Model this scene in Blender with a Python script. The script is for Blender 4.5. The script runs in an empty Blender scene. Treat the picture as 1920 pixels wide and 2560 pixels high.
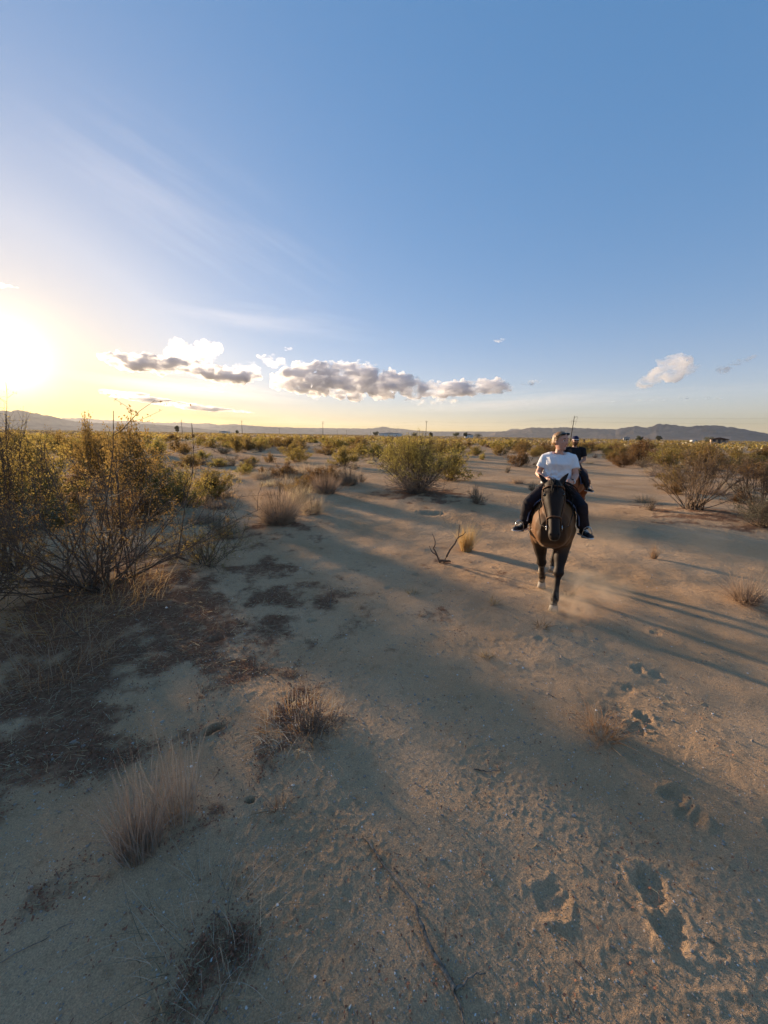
import bpy, bmesh, math, random
import numpy as np
from mathutils import Vector, Matrix, Euler

random.seed(7)
rng = np.random.default_rng(7)
S = bpy.context.scene
COL = S.collection
PI = math.pi
rad = math.radians

# ------------------------------------------------------------------ camera
EYE = 2.3
cam_d = bpy.data.cameras.new('camera')
cam = bpy.data.objects.new('camera', cam_d)
COL.objects.link(cam)
cam_d.sensor_fit = 'VERTICAL'
cam_d.angle_y = 2 * math.atan(1280 / 964)
cam_d.clip_start = 0.05
cam_d.clip_end = 90000
cam.location = (0, 0, EYE)
cam.rotation_euler = (Matrix.Rotation(rad(90 - 11.3), 3, 'X') @ Matrix.Rotation(rad(0.9), 3, 'Z')).to_euler()
S.camera = cam

# ------------------------------------------------------------------ sky, sun, exposure
SUN_AZ, SUN_EL = -43.2, 7.1          # degrees from +Y (clockwise), above the horizon
W = bpy.data.worlds.new('World')
S.world = W
W.use_nodes = True
wn = W.node_tree.nodes
bg = wn['Background']
sky = wn.new('ShaderNodeTexSky')
sky.sky_type = 'NISHITA'
sky.sun_disc = False
sky.sun_elevation = rad(SUN_EL)
sky.sun_rotation = rad(SUN_AZ)
sky.altitude = 800
sky.air_density = 1.0
sky.dust_density = 0.7
sky.ozone_density = 1.0
# the camera's tone curve on the sky: compressed range, deeper blue, warmer horizon
WL = W.node_tree.links
def wmath(op, a, b=None):
    n = wn.new('ShaderNodeMath'); n.operation = op
    for k, v in enumerate((a, b)):
        if v is None: continue
        if isinstance(v, (int, float)): n.inputs[k].default_value = v
        else: WL.new(v, n.inputs[k])
    return n.outputs[0]
sg = wn.new('ShaderNodeGamma'); sg.inputs['Gamma'].default_value = 0.376
WL.new(sky.outputs[0], sg.inputs['Color'])
sep = wn.new('ShaderNodeSeparateColor'); WL.new(sg.outputs[0], sep.inputs[0])
sR, sG, sB = sep.outputs[0], sep.outputs[1], sep.outputs[2]
dB = wmath('MAXIMUM', wmath('SUBTRACT', sB, sR), 0.0); dR = wmath('MAXIMUM', wmath('SUBTRACT', sR, sB), 0.0)
cmb = wn.new('ShaderNodeCombineColor')
oR = wmath('MAXIMUM', wmath('MULTIPLY', wmath('SUBTRACT', sR, wmath('MULTIPLY', dB, 1.68)), .88), 0.0)
oG = wmath('MAXIMUM', wmath('MULTIPLY', wmath('SUBTRACT', wmath('SUBTRACT', sG, wmath('MULTIPLY', dB, 0.98)), wmath('MULTIPLY', dR, .55)), .92), 0.0)
oB = wmath('MAXIMUM', wmath('MULTIPLY', wmath('SUBTRACT', sB, wmath('MULTIPLY', dR, 1.15)), 1.08), 0.0)
for k, v in enumerate((oR, oG, oB)): WL.new(v, cmb.inputs[k])
# bright aureole of the low sun itself
to_sun = Vector((math.sin(rad(SUN_AZ)) * math.cos(rad(SUN_EL)), math.cos(rad(SUN_AZ)) * math.cos(rad(SUN_EL)), math.sin(rad(SUN_EL))))
gtc = wn.new('ShaderNodeTexCoord'); gdo = wn.new('ShaderNodeVectorMath'); gdo.operation = 'DOT_PRODUCT'; gdo.inputs[1].default_value = to_sun
gac = wn.new('ShaderNodeMath'); gac.operation = 'ARCCOSINE'; gml = wn.new('ShaderNodeMath'); gml.operation = 'MULTIPLY'; gml.inputs[1].default_value = -1 / rad(1.5)
gex = wn.new('ShaderNodeMath'); gex.operation = 'EXPONENT'
gcl = wn.new('ShaderNodeMix'); gcl.data_type = 'RGBA'; gcl.blend_type = 'ADD'; gcl.inputs['B'].default_value = (18, 14, 8, 1)
WL.new(gtc.outputs['Generated'], gdo.inputs[0]); WL.new(gdo.outputs['Value'], gac.inputs[0]); WL.new(gac.outputs[0], gml.inputs[0]); WL.new(gml.outputs[0], gex.inputs[0])
WL.new(gex.outputs[0], gcl.inputs['Factor']); WL.new(cmb.outputs[0], gcl.inputs['A']); WL.new(gcl.outputs['Result'], bg.inputs['Color'])
bg.inputs['Strength'].default_value = 0.099

sd = bpy.data.lights.new('sun', 'SUN')
sd.energy = 2.5
sd.angle = rad(2.4)
sd.color = (1.0, 0.75, 0.49)
sun = bpy.data.objects.new('sun', sd)
COL.objects.link(sun)
to_sun = Vector((math.sin(rad(SUN_AZ)) * math.cos(rad(SUN_EL)), math.cos(rad(SUN_AZ)) * math.cos(rad(SUN_EL)), math.sin(rad(SUN_EL))))
sun.rotation_euler = to_sun.to_track_quat('Z', 'Y').to_euler()
sun.location = to_sun * 50

S.view_settings.view_transform = 'Standard'
S.view_settings.look = 'None'
S.view_settings.gamma = 1
S.view_settings.exposure = 2.05
S.view_settings.use_curve_mapping = False
S.cycles.use_denoising = True
S.cycles.max_bounces = 12
S.cycles.diffuse_bounces = 3
S.cycles.glossy_bounces = 2
S.cycles.transmission_bounces = 4
S.cycles.transparent_max_bounces = 16
S.cycles.volume_bounces = 8
S.cycles.use_adaptive_sampling = True
S.cycles.adaptive_threshold = 0.02
S.cycles.caustics_reflective = False
S.cycles.caustics_refractive = False

# ------------------------------------------------------------------ helpers: noise
def _h(ix, iy, seed):
    n = (ix.astype(np.int64) * 374761393 + iy.astype(np.int64) * 668265263 + seed * 982451653) & 0xFFFFFFFF
    n = ((n ^ (n >> 13)) * 1274126177) & 0xFFFFFFFF
    n = ((n ^ (n >> 16)) * 2246822519) & 0xFFFFFFFF
    return ((n ^ (n >> 15)) & 0xFFFFFF) / float(0xFFFFFF)

def vnoise(x, y, seed=0):
    """gradient noise, about -1..1"""
    ix = np.floor(x); iy = np.floor(y)
    fx = x - ix; fy = y - iy
    ux = fx * fx * fx * (fx * (fx * 6 - 15) + 10); uy = fy * fy * fy * (fy * (fy * 6 - 15) + 10)
    def g(dx, dy):
        a = _h(ix + dx, iy + dy, seed) * 2 * PI
        return np.cos(a) * (fx - dx) + np.sin(a) * (fy - dy)
    a = g(0, 0); b = g(1, 0); c = g(0, 1); d = g(1, 1)
    return 1.5 * ((a * (1 - ux) + b * ux) * (1 - uy) + (c * (1 - ux) + d * ux) * uy)

def fbm(x, y, octs=4, seed=0, gain=0.5):
    s = 0; a = 1.0
    for i in range(octs):
        s = s + a * vnoise(x * 2 ** i + 17.3 * i, y * 2 ** i - 9.1 * i, seed + i)
        a *= gain
    return s

# ------------------------------------------------------------------ helpers: materials
def new_mat(name):
    m = bpy.data.materials.new(name)
    m.use_nodes = True
    nt = m.node_tree
    return m, nt, nt.nodes, nt.links, nt.nodes['Principled BSDF']

def simple_mat(name, col, rough=0.8, spec=0.3, noise=0.0, nscale=20.0, bump=0.0, bscale=60.0, col2=None, sheen=0.0, transl=None):
    m, nt, N, L, b = new_mat(name)
    b.inputs['Roughness'].default_value = rough
    b.inputs['Specular IOR Level'].default_value = spec
    b.inputs['Base Color'].default_value = (*col, 1)
    if sheen:
        b.inputs['Sheen Weight'].default_value = sheen
    tc = N.new('ShaderNodeTexCoord')
    if noise > 0 or col2:
        nz = N.new('ShaderNodeTexNoise'); nz.inputs['Scale'].default_value = nscale; nz.inputs['Detail'].default_value = 4
        L.new(tc.outputs['Object'], nz.inputs['Vector'])
        mx = N.new('ShaderNodeMix'); mx.data_type = 'RGBA'
        c2 = col2 if col2 else tuple(c * (1 - noise) for c in col)
        mx.inputs['A'].default_value = (*col, 1); mx.inputs['B'].default_value = (*c2, 1)
        rp = N.new('ShaderNodeValToRGB'); rp.color_ramp.elements[0].position = 0.35; rp.color_ramp.elements[1].position = 0.65
        L.new(nz.outputs['Fac'], rp.inputs['Fac']); L.new(rp.outputs['Color'], mx.inputs['Factor'])
        L.new(mx.outputs['Result'], b.inputs['Base Color'])
    if bump > 0:
        nb = N.new('ShaderNodeTexNoise'); nb.inputs['Scale'].default_value = bscale; nb.inputs['Detail'].default_value = 5
        L.new(tc.outputs['Object'], nb.inputs['Vector'])
        bp = N.new('ShaderNodeBump'); bp.inputs['Strength'].default_value = bump; bp.inputs['Distance'].default_value = 0.02
        L.new(nb.outputs['Fac'], bp.inputs['Height']); L.new(bp.outputs['Normal'], b.inputs['Normal'])
    return m

def mesh_np(name, verts, faces, mats=(), mat_idx=None, smooth=False):
    """verts (n,3); faces: list of (m,k) int arrays of one size each"""
    me = bpy.data.meshes.new(name)
    verts = np.asarray(verts, dtype=np.float32)
    if not isinstance(faces, (list, tuple)):
        faces = [faces]
    faces = [np.asarray(f, dtype=np.int32) for f in faces if len(f)]
    me.vertices.add(len(verts)); me.vertices.foreach_set('co', verts.ravel())
    loops = np.concatenate([f.ravel() for f in faces])
    sizes = np.concatenate([np.full(len(f), f.shape[1], np.int32) for f in faces])
    starts = np.concatenate([[0], np.cumsum(sizes)[:-1]]).astype(np.int32)
    me.loops.add(len(loops)); me.loops.foreach_set('vertex_index', loops)
    me.polygons.add(len(sizes)); me.polygons.foreach_set('loop_start', starts)
    try:
        me.polygons.foreach_set('loop_total', sizes)
    except Exception:
        pass
    for m in mats:
        me.materials.append(m)
    if mat_idx is not None:
        me.polygons.foreach_set('material_index', np.asarray(mat_idx, np.int32))
    me.polygons.foreach_set('use_smooth', np.full(len(sizes), bool(smooth)))
    me.update(calc_edges=True)
    return me

def add_attr(me, name, vals):
    a = me.attributes.new(name, 'FLOAT', 'POINT')
    a.data.foreach_set('value', np.asarray(vals, np.float32))

def link(name, data, parent=None, label=None, cat=None, group=None, kind=None):
    o = bpy.data.objects.new(name, data)
    COL.objects.link(o)
    if parent is not None:
        o.parent = parent
    tag(o, label, cat, group, kind)
    return o

def tag(o, label=None, cat=None, group=None, kind=None):
    if label: o['label'] = label
    if cat: o['category'] = cat
    if group: o['group'] = group
    if kind: o['kind'] = kind
    return o

def empty(name, loc=(0, 0, 0), rz=0.0, **k):
    o = link(name, None, **k)
    o.location = loc; o.rotation_euler = (0, 0, rz)
    o.empty_display_size = 0.1
    return o
# ------------------------------------------------------------------ ground height
# (x, y, height, radius) of the low hummocks that hold the shrubs
HUMMOCKS = [(-4.1, 5.1, 0.12, 1.3), (-4.9, 4.0, 0.10, 0.9), (-1.3, 1.72, 0.05, 0.35), (-0.55, 2.65, 0.045, 0.40),
            (1.7, 2.65, 0.03, 0.25), (-2.6, 9.1, 0.16, 1.1), (-2.4, 13.8, 0.16, 1.3), (-1.7, 17.4, 0.15, 1.2), (1.4, 15.0, 0.22, 2.4),
            (9.8, 11.3, 0.18, 2.0), (5.2, 5.1, 0.06, 0.5), (-6.5, 9.5, .12, 1.6), (-3.1, 7.3, .05, .9)]
# hoof prints: x, y, heading (deg), depth
PRINTS = [(2.60, 3.55, 60, .028, .16), (2.74, 3.46, 55, .024, .14), (2.08, 2.73, 50, .03, .17), (2.22, 2.86, 50, .026, .15), (1.93, 2.12, 40, .034, .17), (1.92, 1.98, 35, .032, .18),
          (1.43, 1.60, 70, .040, .20), (1.40, 1.42, 65, .036, .18), (0.88, 1.54, 20, .022, .2), (2.32, 3.24, 40, .014, .14), (1.83, 4.09, 60, .02, .16), 
          (-0.17, 4.31, 20, .02, .2), (2.66, 4.84, 60, .02, .15), (3.3, 4.3, 60, .02, .15), (2.4, 1.9, 50, .02, .16),
          (.1, 5.6, 60, .018, .16), (3.4, 6.9, 60, .02, .17), (3.1, 6.1, 60, .02, .17), (3.7, 7.6, 60, .02, .17), (2.0, 6.5, 50, .016, .16)]
HOLES = [(-1.33, 2.66, .085, .04, 40, .12), (-0.82, 2.04, .028, .022, 0, .06), (1.38, 11.32, .40, .26, 0, .06), (-0.78, 3.0, .05, .04, 0, .05), (-0.89, 4.49, .07, .05, 0, .05), (.55, 6.2, .07, .05, 0, .04), (-1.9, 4.0, .09, .06, 20, .06)]

def smooth01(t):
    t = np.clip(t, 0, 1)
    return t * t * (3 - 2 * t)

def height(x, y, sp=None):
    x = np.asarray(x, float); y = np.asarray(y, float)
    r = np.hypot(x, y)
    if sp is None:
        sp = np.full_like(x, 0.005)
    def amp(wl):            # drop wavelengths the local mesh spacing cannot carry
        return smooth01((wl / np.maximum(sp, 1e-6) - 2.0) / 2.0)
    z = 0.05 * vnoise(x / 4.3, y / 4.3, 3) * smooth01(r / 6) * amp(4.3)
    z = z + 0.25 * vnoise(x / 23, y / 23, 4) * smooth01((r - 18) / 40) * amp(23)
    z = z + 0.9 * vnoise(x / 130, y / 130, 5) * smooth01((r - 80) / 200) * amp(130)
    z = z + 0.016 * vnoise(x / 1.3, y / 1.3, 6) * amp(1.3)
    z = z + 0.014 * vnoise(x / 0.47, y / 0.47, 8) * amp(.47)
    b = vnoise(x / 0.9, y / 0.9, 9)
    rough = 0.24 + 0.52 * smooth01(b * .9 + .45 + .5 * vnoise(x / 2.6, y / 2.6, 15))
    z = z + 0.0050 * rough * vnoise(x / 0.17, y / 0.17, 10) * amp(.17)
    z = z + 0.0040 * rough * vnoise(x / 0.085, y / 0.085, 11) * amp(.085)
    for wl, am, sd in ((.070, .0060, 12), (.034, .0100, 13), (.019, .0075, 14)):     # crumbs of broken crust
        z = z + am * rough * np.maximum(vnoise(x / wl, y / wl, sd) - .08, 0) * amp(wl)
        z = z + am * .3 * rough * vnoise(x / wl * 1.7, y / wl * 1.7, sd + 40) * amp(wl * .6)
    for (hx, hy, hh, hr) in HUMMOCKS:
        d2 = (x - hx) ** 2 + (y - hy) ** 2
        z = z + hh * np.exp(-d2 / (hr * hr))
    for (px, py, ang, dep, L) in PRINTS:
        m = (np.abs(x - px) < .5) & (np.abs(y - py) < .5)
        if not m.any(): continue
        dx = x[m] - px; dy = y[m] - py
        c, s = math.cos(rad(ang)), math.sin(rad(ang))
        u = (dx * c + dy * s) / (L * .5); v = (-dx * s + dy * c) / (L * .42)
        d = np.sqrt(u * u + v * v) + .30 * vnoise(dx * 14 + px * 7, dy * 14, 21) + .14 * vnoise(dx * 40 + px * 3, dy * 40, 23)
        frog = .45 * np.exp(-((v / .22) ** 2)) * smooth01((u + .9) / 1.2)
        prof = -.52 * dep * (1 - smooth01((d - .55) / .42)) * (1 - frog) + dep * .42 * np.exp(-((d - 1.25) / .25) ** 2) * np.maximum(.1 + 1.6 * vnoise(dx * 11 + px, dy * 11 + py * 5, 22), 0)
        z[m] = z[m] + prof
    for (px, py, rx, ry, ang, dep) in HOLES:
        m = (np.abs(x - px) < .8) & (np.abs(y - py) < .8)
        if not m.any(): continue
        dx = x[m] - px; dy = y[m] - py
        c, s = math.cos(rad(ang)), math.sin(rad(ang))
        u = (dx * c + dy * s) / rx; v = (-dx * s + dy * c) / ry
        d = np.sqrt(u * u + v * v) + .35 * vnoise(dx * 16 + px, dy * 16, 25)
        z[m] = z[m] - dep * (1 - smooth01((d - .5) / .6)) + dep * .05 * np.exp(-((d - 1.5) / .4) ** 2)
    return z

def hz(x, y):
    return float(height(np.array([x]), np.array([y]))[0])

def make_ground():
    dth = 0.12; dph = 0.11
    az = list(np.arange(-54, 54.001, dth)) + list(np.arange(57, 306, 3.0))
    az = np.radians(np.array(az))
    ph = np.arange(70, 1.2, -dph)
    r = list(EYE / np.tan(np.radians(ph)))
    k = 1.13
    while r[-1] < 14500:
        r.append(min(r[-1] * k, 14500) if r[-1] * k < 14000 else 14500)
    r = np.array(r)
    R_, A_ = np.meshgrid(r, az, indexing='ij')
    X = R_ * np.sin(A_); Y = R_ * np.cos(A_)
    dr = np.gradient(r)
    da = np.maximum(np.abs(np.gradient(az)), 0)
    SP = np.maximum(dr[:, None], R_ * da[None, :])
    Z = height(X.ravel(), Y.ravel(), SP.ravel()).reshape(X.shape)
    nr, na = X.shape
    V = np.stack([X, Y, Z], -1).reshape(-1, 3)
    i, j = np.meshgrid(np.arange(nr - 1), np.arange(na), indexing='ij')
    j2 = (j + 1) % na
    F = np.stack([i * na + j, (i + 1) * na + j, (i + 1) * na + j2, i * na + j2], -1).reshape(-1, 4)
    V = np.vstack([V, [[0, 0, 0]]])
    c = len(V) - 1
    jj = np.arange(na)
    T = np.stack([jj, (jj + 1) % na, np.full(na, c)], -1)
    me = mesh_np('ground', V, [F, T], [ground_mat()], smooth=True)
    lit = litter(V[:, 0], V[:, 1])
    add_attr(me, 'litter', lit)
    return link('ground', me, kind='structure')

LITTER = [(-3.4, 4.6, 1.7, 1.1), (-2.4, 4.3, 1.2, 1.0), (-3.0, 3.3, 1.2, 1.0), (-2.5, 2.5, 1.0, .85), (-1.6, 4.9, 1.2, .8), (-2.1, 6.2, 1.4, .65), (-0.7, 2.75, .55, .75), (-1.5, 3.6, .9, .72), (-3.6, 2.4, 1.0, .6),
          (-2.4, 8.6, 1.4, .7), (1.6, 14.6, 2.6, .85), (9.5, 11.0, 2.4, .8), (1.9, 2.65, .3, .3), (-1.0, 1.6, .5, .42), (-.75, 1.3, .4, .45), (-1.0, 5.4, 1.4, .55), (5.2, 5.0, .6, .45), (-4.5, 6.5, 2, .8), (-1.75, 1.5, .5, .36), (.0, 4.6, 1.2, .42), (1.3, 6.6, 1.2, .42)]
def litter(x, y):
    m = np.zeros_like(x)
    near = np.hypot(x, y) < 30
    xs, ys = x[near], y[near]
    s = np.zeros_like(xs)
    for (lx, ly, lr, la) in LITTER:
        s = np.maximum(s, la * np.exp(-((xs - lx) ** 2 + (ys - ly) ** 2) / (lr * lr)))
    n = fbm(xs / .55, ys / .55, 4, 31, .6)
    m[near] = np.clip((s - .42 + .42 * n) * 2.6, 0, 1)
    return m

def ground_mat():
    m, nt, N, L, b = new_mat('desert_sand')
    b.inputs['Roughness'].default_value = 0.95
    b.inputs['Specular IOR Level'].default_value = 0.0
    geo = N.new('ShaderNodeNewGeometry')
    def noise(scale, detail=4, rough=.55):
        n = N.new('ShaderNodeTexNoise'); n.inputs['Scale'].default_value = scale; n.inputs['Detail'].default_value = detail
        n.inputs['Roughness'].default_value = rough
        L.new(geo.outputs['Position'], n.inputs['Vector']); return n
    def ramp(src, p0, p1, c0=(0, 0, 0, 1), c1=(1, 1, 1, 1)):
        r = N.new('ShaderNodeValToRGB'); e = r.color_ramp.elements
        e[0].position, e[1].position = p0, p1; e[0].color, e[1].color = c0, c1
        L.new(src, r.inputs['Fac']); return r.outputs['Color']
    def mix(a, bb, f, mode='MIX'):
        x = N.new('ShaderNodeMix'); x.data_type = 'RGBA'; x.blend_type = mode
        for s, v in (('A', a), ('B', bb)):
            if isinstance(v, tuple): x.inputs[s].default_value = v
            else: L.new(v, x.inputs[s])
        if isinstance(f, float): x.inputs['Factor'].default_value = f
        else: L.new(f, x.inputs['Factor'])
        return x.outputs['Result']
    big = noise(0.6, 5)
    base = ramp(big.outputs['Fac'], .32, .68, (.47, .298, .168, 1), (.61, .41, .25, 1))
    mid = noise(9, 5, .65)
    base = mix(base, (.34, .21, .115, 1), ramp(mid.outputs['Fac'], .56, .80), 'MIX')
    fine = noise(140, 3, .7)
    base = mix(base, ramp(fine.outputs['Fac'], .3, .72, (.58, .56, .54, 1), (1.4, 1.38, 1.34, 1)), .8, 'MULTIPLY')
    # pale quartz grains
    vo = N.new('ShaderNodeTexVoronoi'); vo.inputs['Scale'].default_value = 75
    L.new(geo.outputs['Position'], vo.inputs['Vector'])
    sel = N.new('ShaderNodeSeparateColor'); L.new(vo.outputs['Color'], sel.inputs[0])
    g1 = N.new('ShaderNodeMath'); g1.operation = 'GREATER_THAN'; g1.inputs[1].default_value = .965; L.new(sel.outputs[0], g1.inputs[0])
    g2 = N.new('ShaderNodeMath'); g2.operation = 'LESS_THAN'; g2.inputs[1].default_value = .32; L.new(vo.outputs['Distance'], g2.inputs[0])
    g3 = N.new('ShaderNodeMath'); g3.operation = 'MULTIPLY'; L.new(g1.outputs[0], g3.inputs[0]); L.new(g2.outputs[0], g3.inputs[1])
    base = mix(base, (.55, .5, .43, 1), g3.outputs[0])
    # dried plant litter
    at = N.new('ShaderNodeAttribute'); at.attribute_name = 'litter'
    ln = noise(26, 5, .7)
    lcol = ramp(ln.outputs['Fac'], .35, .68, (.17, .085, .05, 1), (.32, .185, .11, 1))
    lm = N.new('ShaderNodeMath'); lm.operation = 'MULTIPLY_ADD'
    n2 = noise(14, 4, .7)
    L.new(at.outputs['Fac'], lm.inputs[0]); lm.inputs[1].default_value = 1.5
    sb = N.new('ShaderNodeMath'); sb.operation = 'MULTIPLY_ADD'; sb.inputs[1].default_value = 1.6; sb.inputs[2].default_value = -1.25
    L.new(n2.outputs['Fac'], sb.inputs[0]); L.new(sb.outputs[0], lm.inputs[2])
    cl = N.new('ShaderNodeClamp'); L.new(lm.outputs[0], cl.inputs['Value'])
    base = mix(base, lcol, cl.outputs[0])
    L.new(base, b.inputs['Base Color'])
    # beyond what the eye can part, low scrub tints the flats
    vl = N.new('ShaderNodeVectorMath'); vl.operation = 'LENGTH'; L.new(geo.outputs['Position'], vl.inputs[0])
    fr_ = N.new('ShaderNodeMapRange'); fr_.inputs['From Min'].default_value = 70; fr_.inputs['From Max'].default_value = 420; fr_.inputs['To Max'].default_value = .8
    L.new(vl.outputs['Value'], fr_.inputs['Value'])
    fn = noise(.03, 5); sc_ = ramp(fn.outputs['Fac'], .35, .65, (.085, .062, .032, 1), (.20, .135, .075, 1))
    base = mix(base, sc_, fr_.outputs[0])
    L.new(base, b.inputs['Base Color'])
    # fine relief
    f1 = noise(55, 6, .7); f2 = noise(260, 3, .6)
    ad = N.new('ShaderNodeMath'); ad.operation = 'MULTIPLY_ADD'; ad.inputs[1].default_value = .35
    L.new(f2.outputs['Fac'], ad.inputs[0]); L.new(f1.outputs['Fac'], ad.inputs[2])
    bp = N.new('ShaderNodeBump'); bp.inputs['Strength'].default_value = 1.0; bp.inputs['Distance'].default_value = .016
    L.new(ad.outputs[0], bp.inputs['Height'])
    # clods and scuffs where the mesh is too coarse to carry them
    f3 = noise(7, 5, .65)
    bp2 = N.new('ShaderNodeBump'); bp2.inputs['Distance'].default_value = .10
    st = N.new('ShaderNodeMapRange'); st.inputs['From Min'].default_value = 4; st.inputs['From Max'].default_value = 11; st.inputs['To Max'].default_value = .8
    L.new(vl.outputs['Value'], st.inputs['Value']); L.new(st.outputs[0], bp2.inputs['Strength'])
    L.new(f3.outputs['Fac'], bp2.inputs['Height']); L.new(bp.outputs['Normal'], bp2.inputs['Normal']); L.new(bp2.outputs['Normal'], b.inputs['Normal'])
    return m

make_ground()

# ------------------------------------------------------------------ mountains
def polar(az, el, D):
    """point at ground distance D in compass direction az (deg), raised by el (deg) from the eye"""
    a = rad(az)
    return D * math.sin(a), D * math.cos(a), EYE + D * math.tan(rad(el))

def mountain(name, crest, D, depth, seed, label, colA, colB):
    """crest: (azimuth deg, elevation deg) of the skyline; the mass is `depth` metres through"""
    crest = sorted(crest)
    az = np.array([c[0] for c in crest]); el = np.array([c[1] for c in crest])
    nu, nv = 420, 60
    A = np.linspace(az[0], az[-1], nu)
    E_ = np.interp(A, az, el)
    k = np.array([.25, .5, .25]); E_ = np.convolve(np.pad(E_, 1, 'edge'), k, 'valid')
    Hc = (D * np.tan(np.radians(E_)) + EYE) * (1 + .05 * fbm(A * 1.9, A * 0 + seed, 4, seed, .6))
    v = np.linspace(-1, 1, nv)
    U, Vv = np.meshgrid(np.arange(nu), v, indexing='ij')
    Rr = D + Vv * depth
    Aa = np.radians(A)[:, None] * np.ones_like(Vv)
    X = Rr * np.sin(Aa); Y = Rr * np.cos(Aa)
    ridge = 1 - np.abs(vnoise(X / 620, Y / 620, seed)) * 1.1 - .55 * np.abs(vnoise(X / 240, Y / 240, seed + 1)) - .3 * np.abs(vnoise(X / 110, Y / 110, seed + 2))
    prof = np.clip(1 - np.abs(Vv), 0, 1) ** 1.25
    flank = 1 - np.clip(1 - np.abs(Vv) * 5, 0, 1)
    Z = Hc[:, None] * prof * (1 - flank * .55 * (1 - ridge))
    Z = np.minimum(Z, Hc[:, None] * (Rr / D) * 0.998 + 0)
    Z[:, 0] = -3; Z[:, -1] = -3
    Vt = np.stack([X, Y, Z], -1).reshape(-1, 3)
    i, j = np.meshgrid(np.arange(nu - 1), np.arange(nv - 1), indexing='ij')
    F = np.stack([i * nv + j, (i + 1) * nv + j, (i + 1) * nv + j + 1, i * nv + j + 1], -1).reshape(-1, 4)[:, ::-1]
    m, nt, N, L, b = new_mat(name + '_rock')
    b.inputs['Roughness'].default_value = 1; b.inputs['Specular IOR Level'].default_value = 0
    geo = N.new('ShaderNodeNewGeometry'); n = N.new('ShaderNodeTexNoise'); n.inputs['Scale'].default_value = .006; n.inputs['Detail'].default_value = 8
    L.new(geo.outputs['Position'], n.inputs['Vector'])
    r = N.new('ShaderNodeValToRGB'); e = r.color_ramp.elements; e[0].position = .35; e[1].position = .65
    e[0].color = (*colA, 1); e[1].color = (*colB, 1)
    L.new(n.outputs['Fac'], r.inputs['Fac']); L.new(r.outputs['Color'], b.inputs['Base Color'])
    link(name, mesh_np(name, Vt, F, [m], smooth=True), label=label, kind='structure')
A_CREST = [(14.39, -0.15), (15.58, 0.64), (19.2, 1.12), (20.36, 1.36), (22.12, 1.3), (24.65, 1.45), (27.66, 1.24), (30.23, 1.2), (32.38, 1.61), (33.46, 1.41), (34.67, 1.87), (36.22, 1.73), (37.33, 1.5), (38.94, 1.72), (40.14, 1.67), (41.7, 1.37), (43.04, 1.03), (44.11, 0.79), (46.47, 0.38), (49.62, 0.21), (54, .05)]
B_CREST = [(15.0, .2), (15.97, 0.54), (16.81, 0.77), (17.53, 1.1), (17.99, 1.21), (18.62, 1.17), (19.48, 0.8), (20.44, 0.44)]
C_CREST = [(-28.01, 0.06), (-25.18, 0.63), (-20.22, 0.97), (-16.19, 0.92), (-11.98, 0.84), (-7.64, 0.89), (-3.15, 0.91), (-1.59, 1.02), (-0.25, 1.27), (1.09, 1.01), (2.42, 0.99), (3.99, 0.77), (6.88, 0.64), (11.29, 0.7), (15.68, 0.75), (18.86, 0.79), (21.95, 0.46), (23.97, 0.01)]
D_CREST = [(-62, .3), (-54.49, 0.68), (-50.78, 1.37), (-47.58, 1.39), (-44.17, 1.88), (-42.51, 2.05), (-41.8, 1.88), (-39.94, 1.47), (-38.63, 1.07), (-36.58, 0.91), (-33.55, 0.91), (-30.34, 0.9), (-26.91, 0.69), (-24.24, 0.39), (-21, .05)]
E_CREST = [(-44, .5), (-42.46, 0.89), (-40.81, 1.16), (-39.09, 1.36), (-37.91, 1.45), (-36.53, 1.34), (-34.74, 1.29), (-33.07, 1.25), (-31.17, 1.17), (-29.49, 1.12), (-27.23, 1.28), (-25.81, 1.12), (-24.32, 1.21), (-22.83, 1.04), (-20.92, 1.19), (-18.15, 0.99), (-13.86, 0.75), (-9, .3)]
ROCK = ((.10, .075, .06), (.17, .13, .10))
mountain('mountain_range', A_CREST, 8200, 1300, 41, 'dark rocky range with several rounded summits on the right skyline', *ROCK)
mountain('far_peak', B_CREST, 12600, 900, 47, 'small pale blue far peak just left of the right range', *ROCK)
mountain('low_ridge', C_CREST, 10300, 1200, 53, 'long low level ridge with one small knob along the middle skyline', *ROCK)
mountain('hill', D_CREST, 6800, 1300, 59, 'sloping hazy hill below the sun at the left edge', *ROCK)
mountain('far_ridge', E_CREST, 12200, 1000, 67, 'pale serrated far ridge behind the left hill', *ROCK)

# ------------------------------------------------------------------ haze
def haze_box():
    bm = bmesh.new(); bmesh.ops.create_cube(bm, size=1)
    x0, x1, y0, y1, z0, z1 = -15200, 15200, -15200, 15200, -6, 420
    for v in bm.verts:
        v.co = Vector(((x0 + x1) / 2 + v.co.x * (x1 - x0), (y0 + y1) / 2 + v.co.y * (y1 - y0), (z0 + z1) / 2 + v.co.z * (z1 - z0)))
    me = bpy.data.meshes.new('haze'); bm.to_mesh(me); bm.free()
    m = bpy.data.materials.new('haze_air'); m.use_nodes = True
    nt = m.node_tree
    for n in list(nt.nodes): nt.nodes.remove(n)
    out = nt.nodes.new('ShaderNodeOutputMaterial'); v = nt.nodes.new('ShaderNodeVolumePrincipled')
    v.inputs['Color'].default_value = (.93, .95, 1, 1); v.inputs['Density'].default_value = HAZE; v.inputs['Anisotropy'].default_value = .35
    nt.links.new(v.outputs[0], out.inputs['Volume'])
    me.materials.append(m)
    link('haze', me, kind='stuff', label='thin pale desert haze in the distance')
HAZE = 2.8e-5
haze_box()


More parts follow.
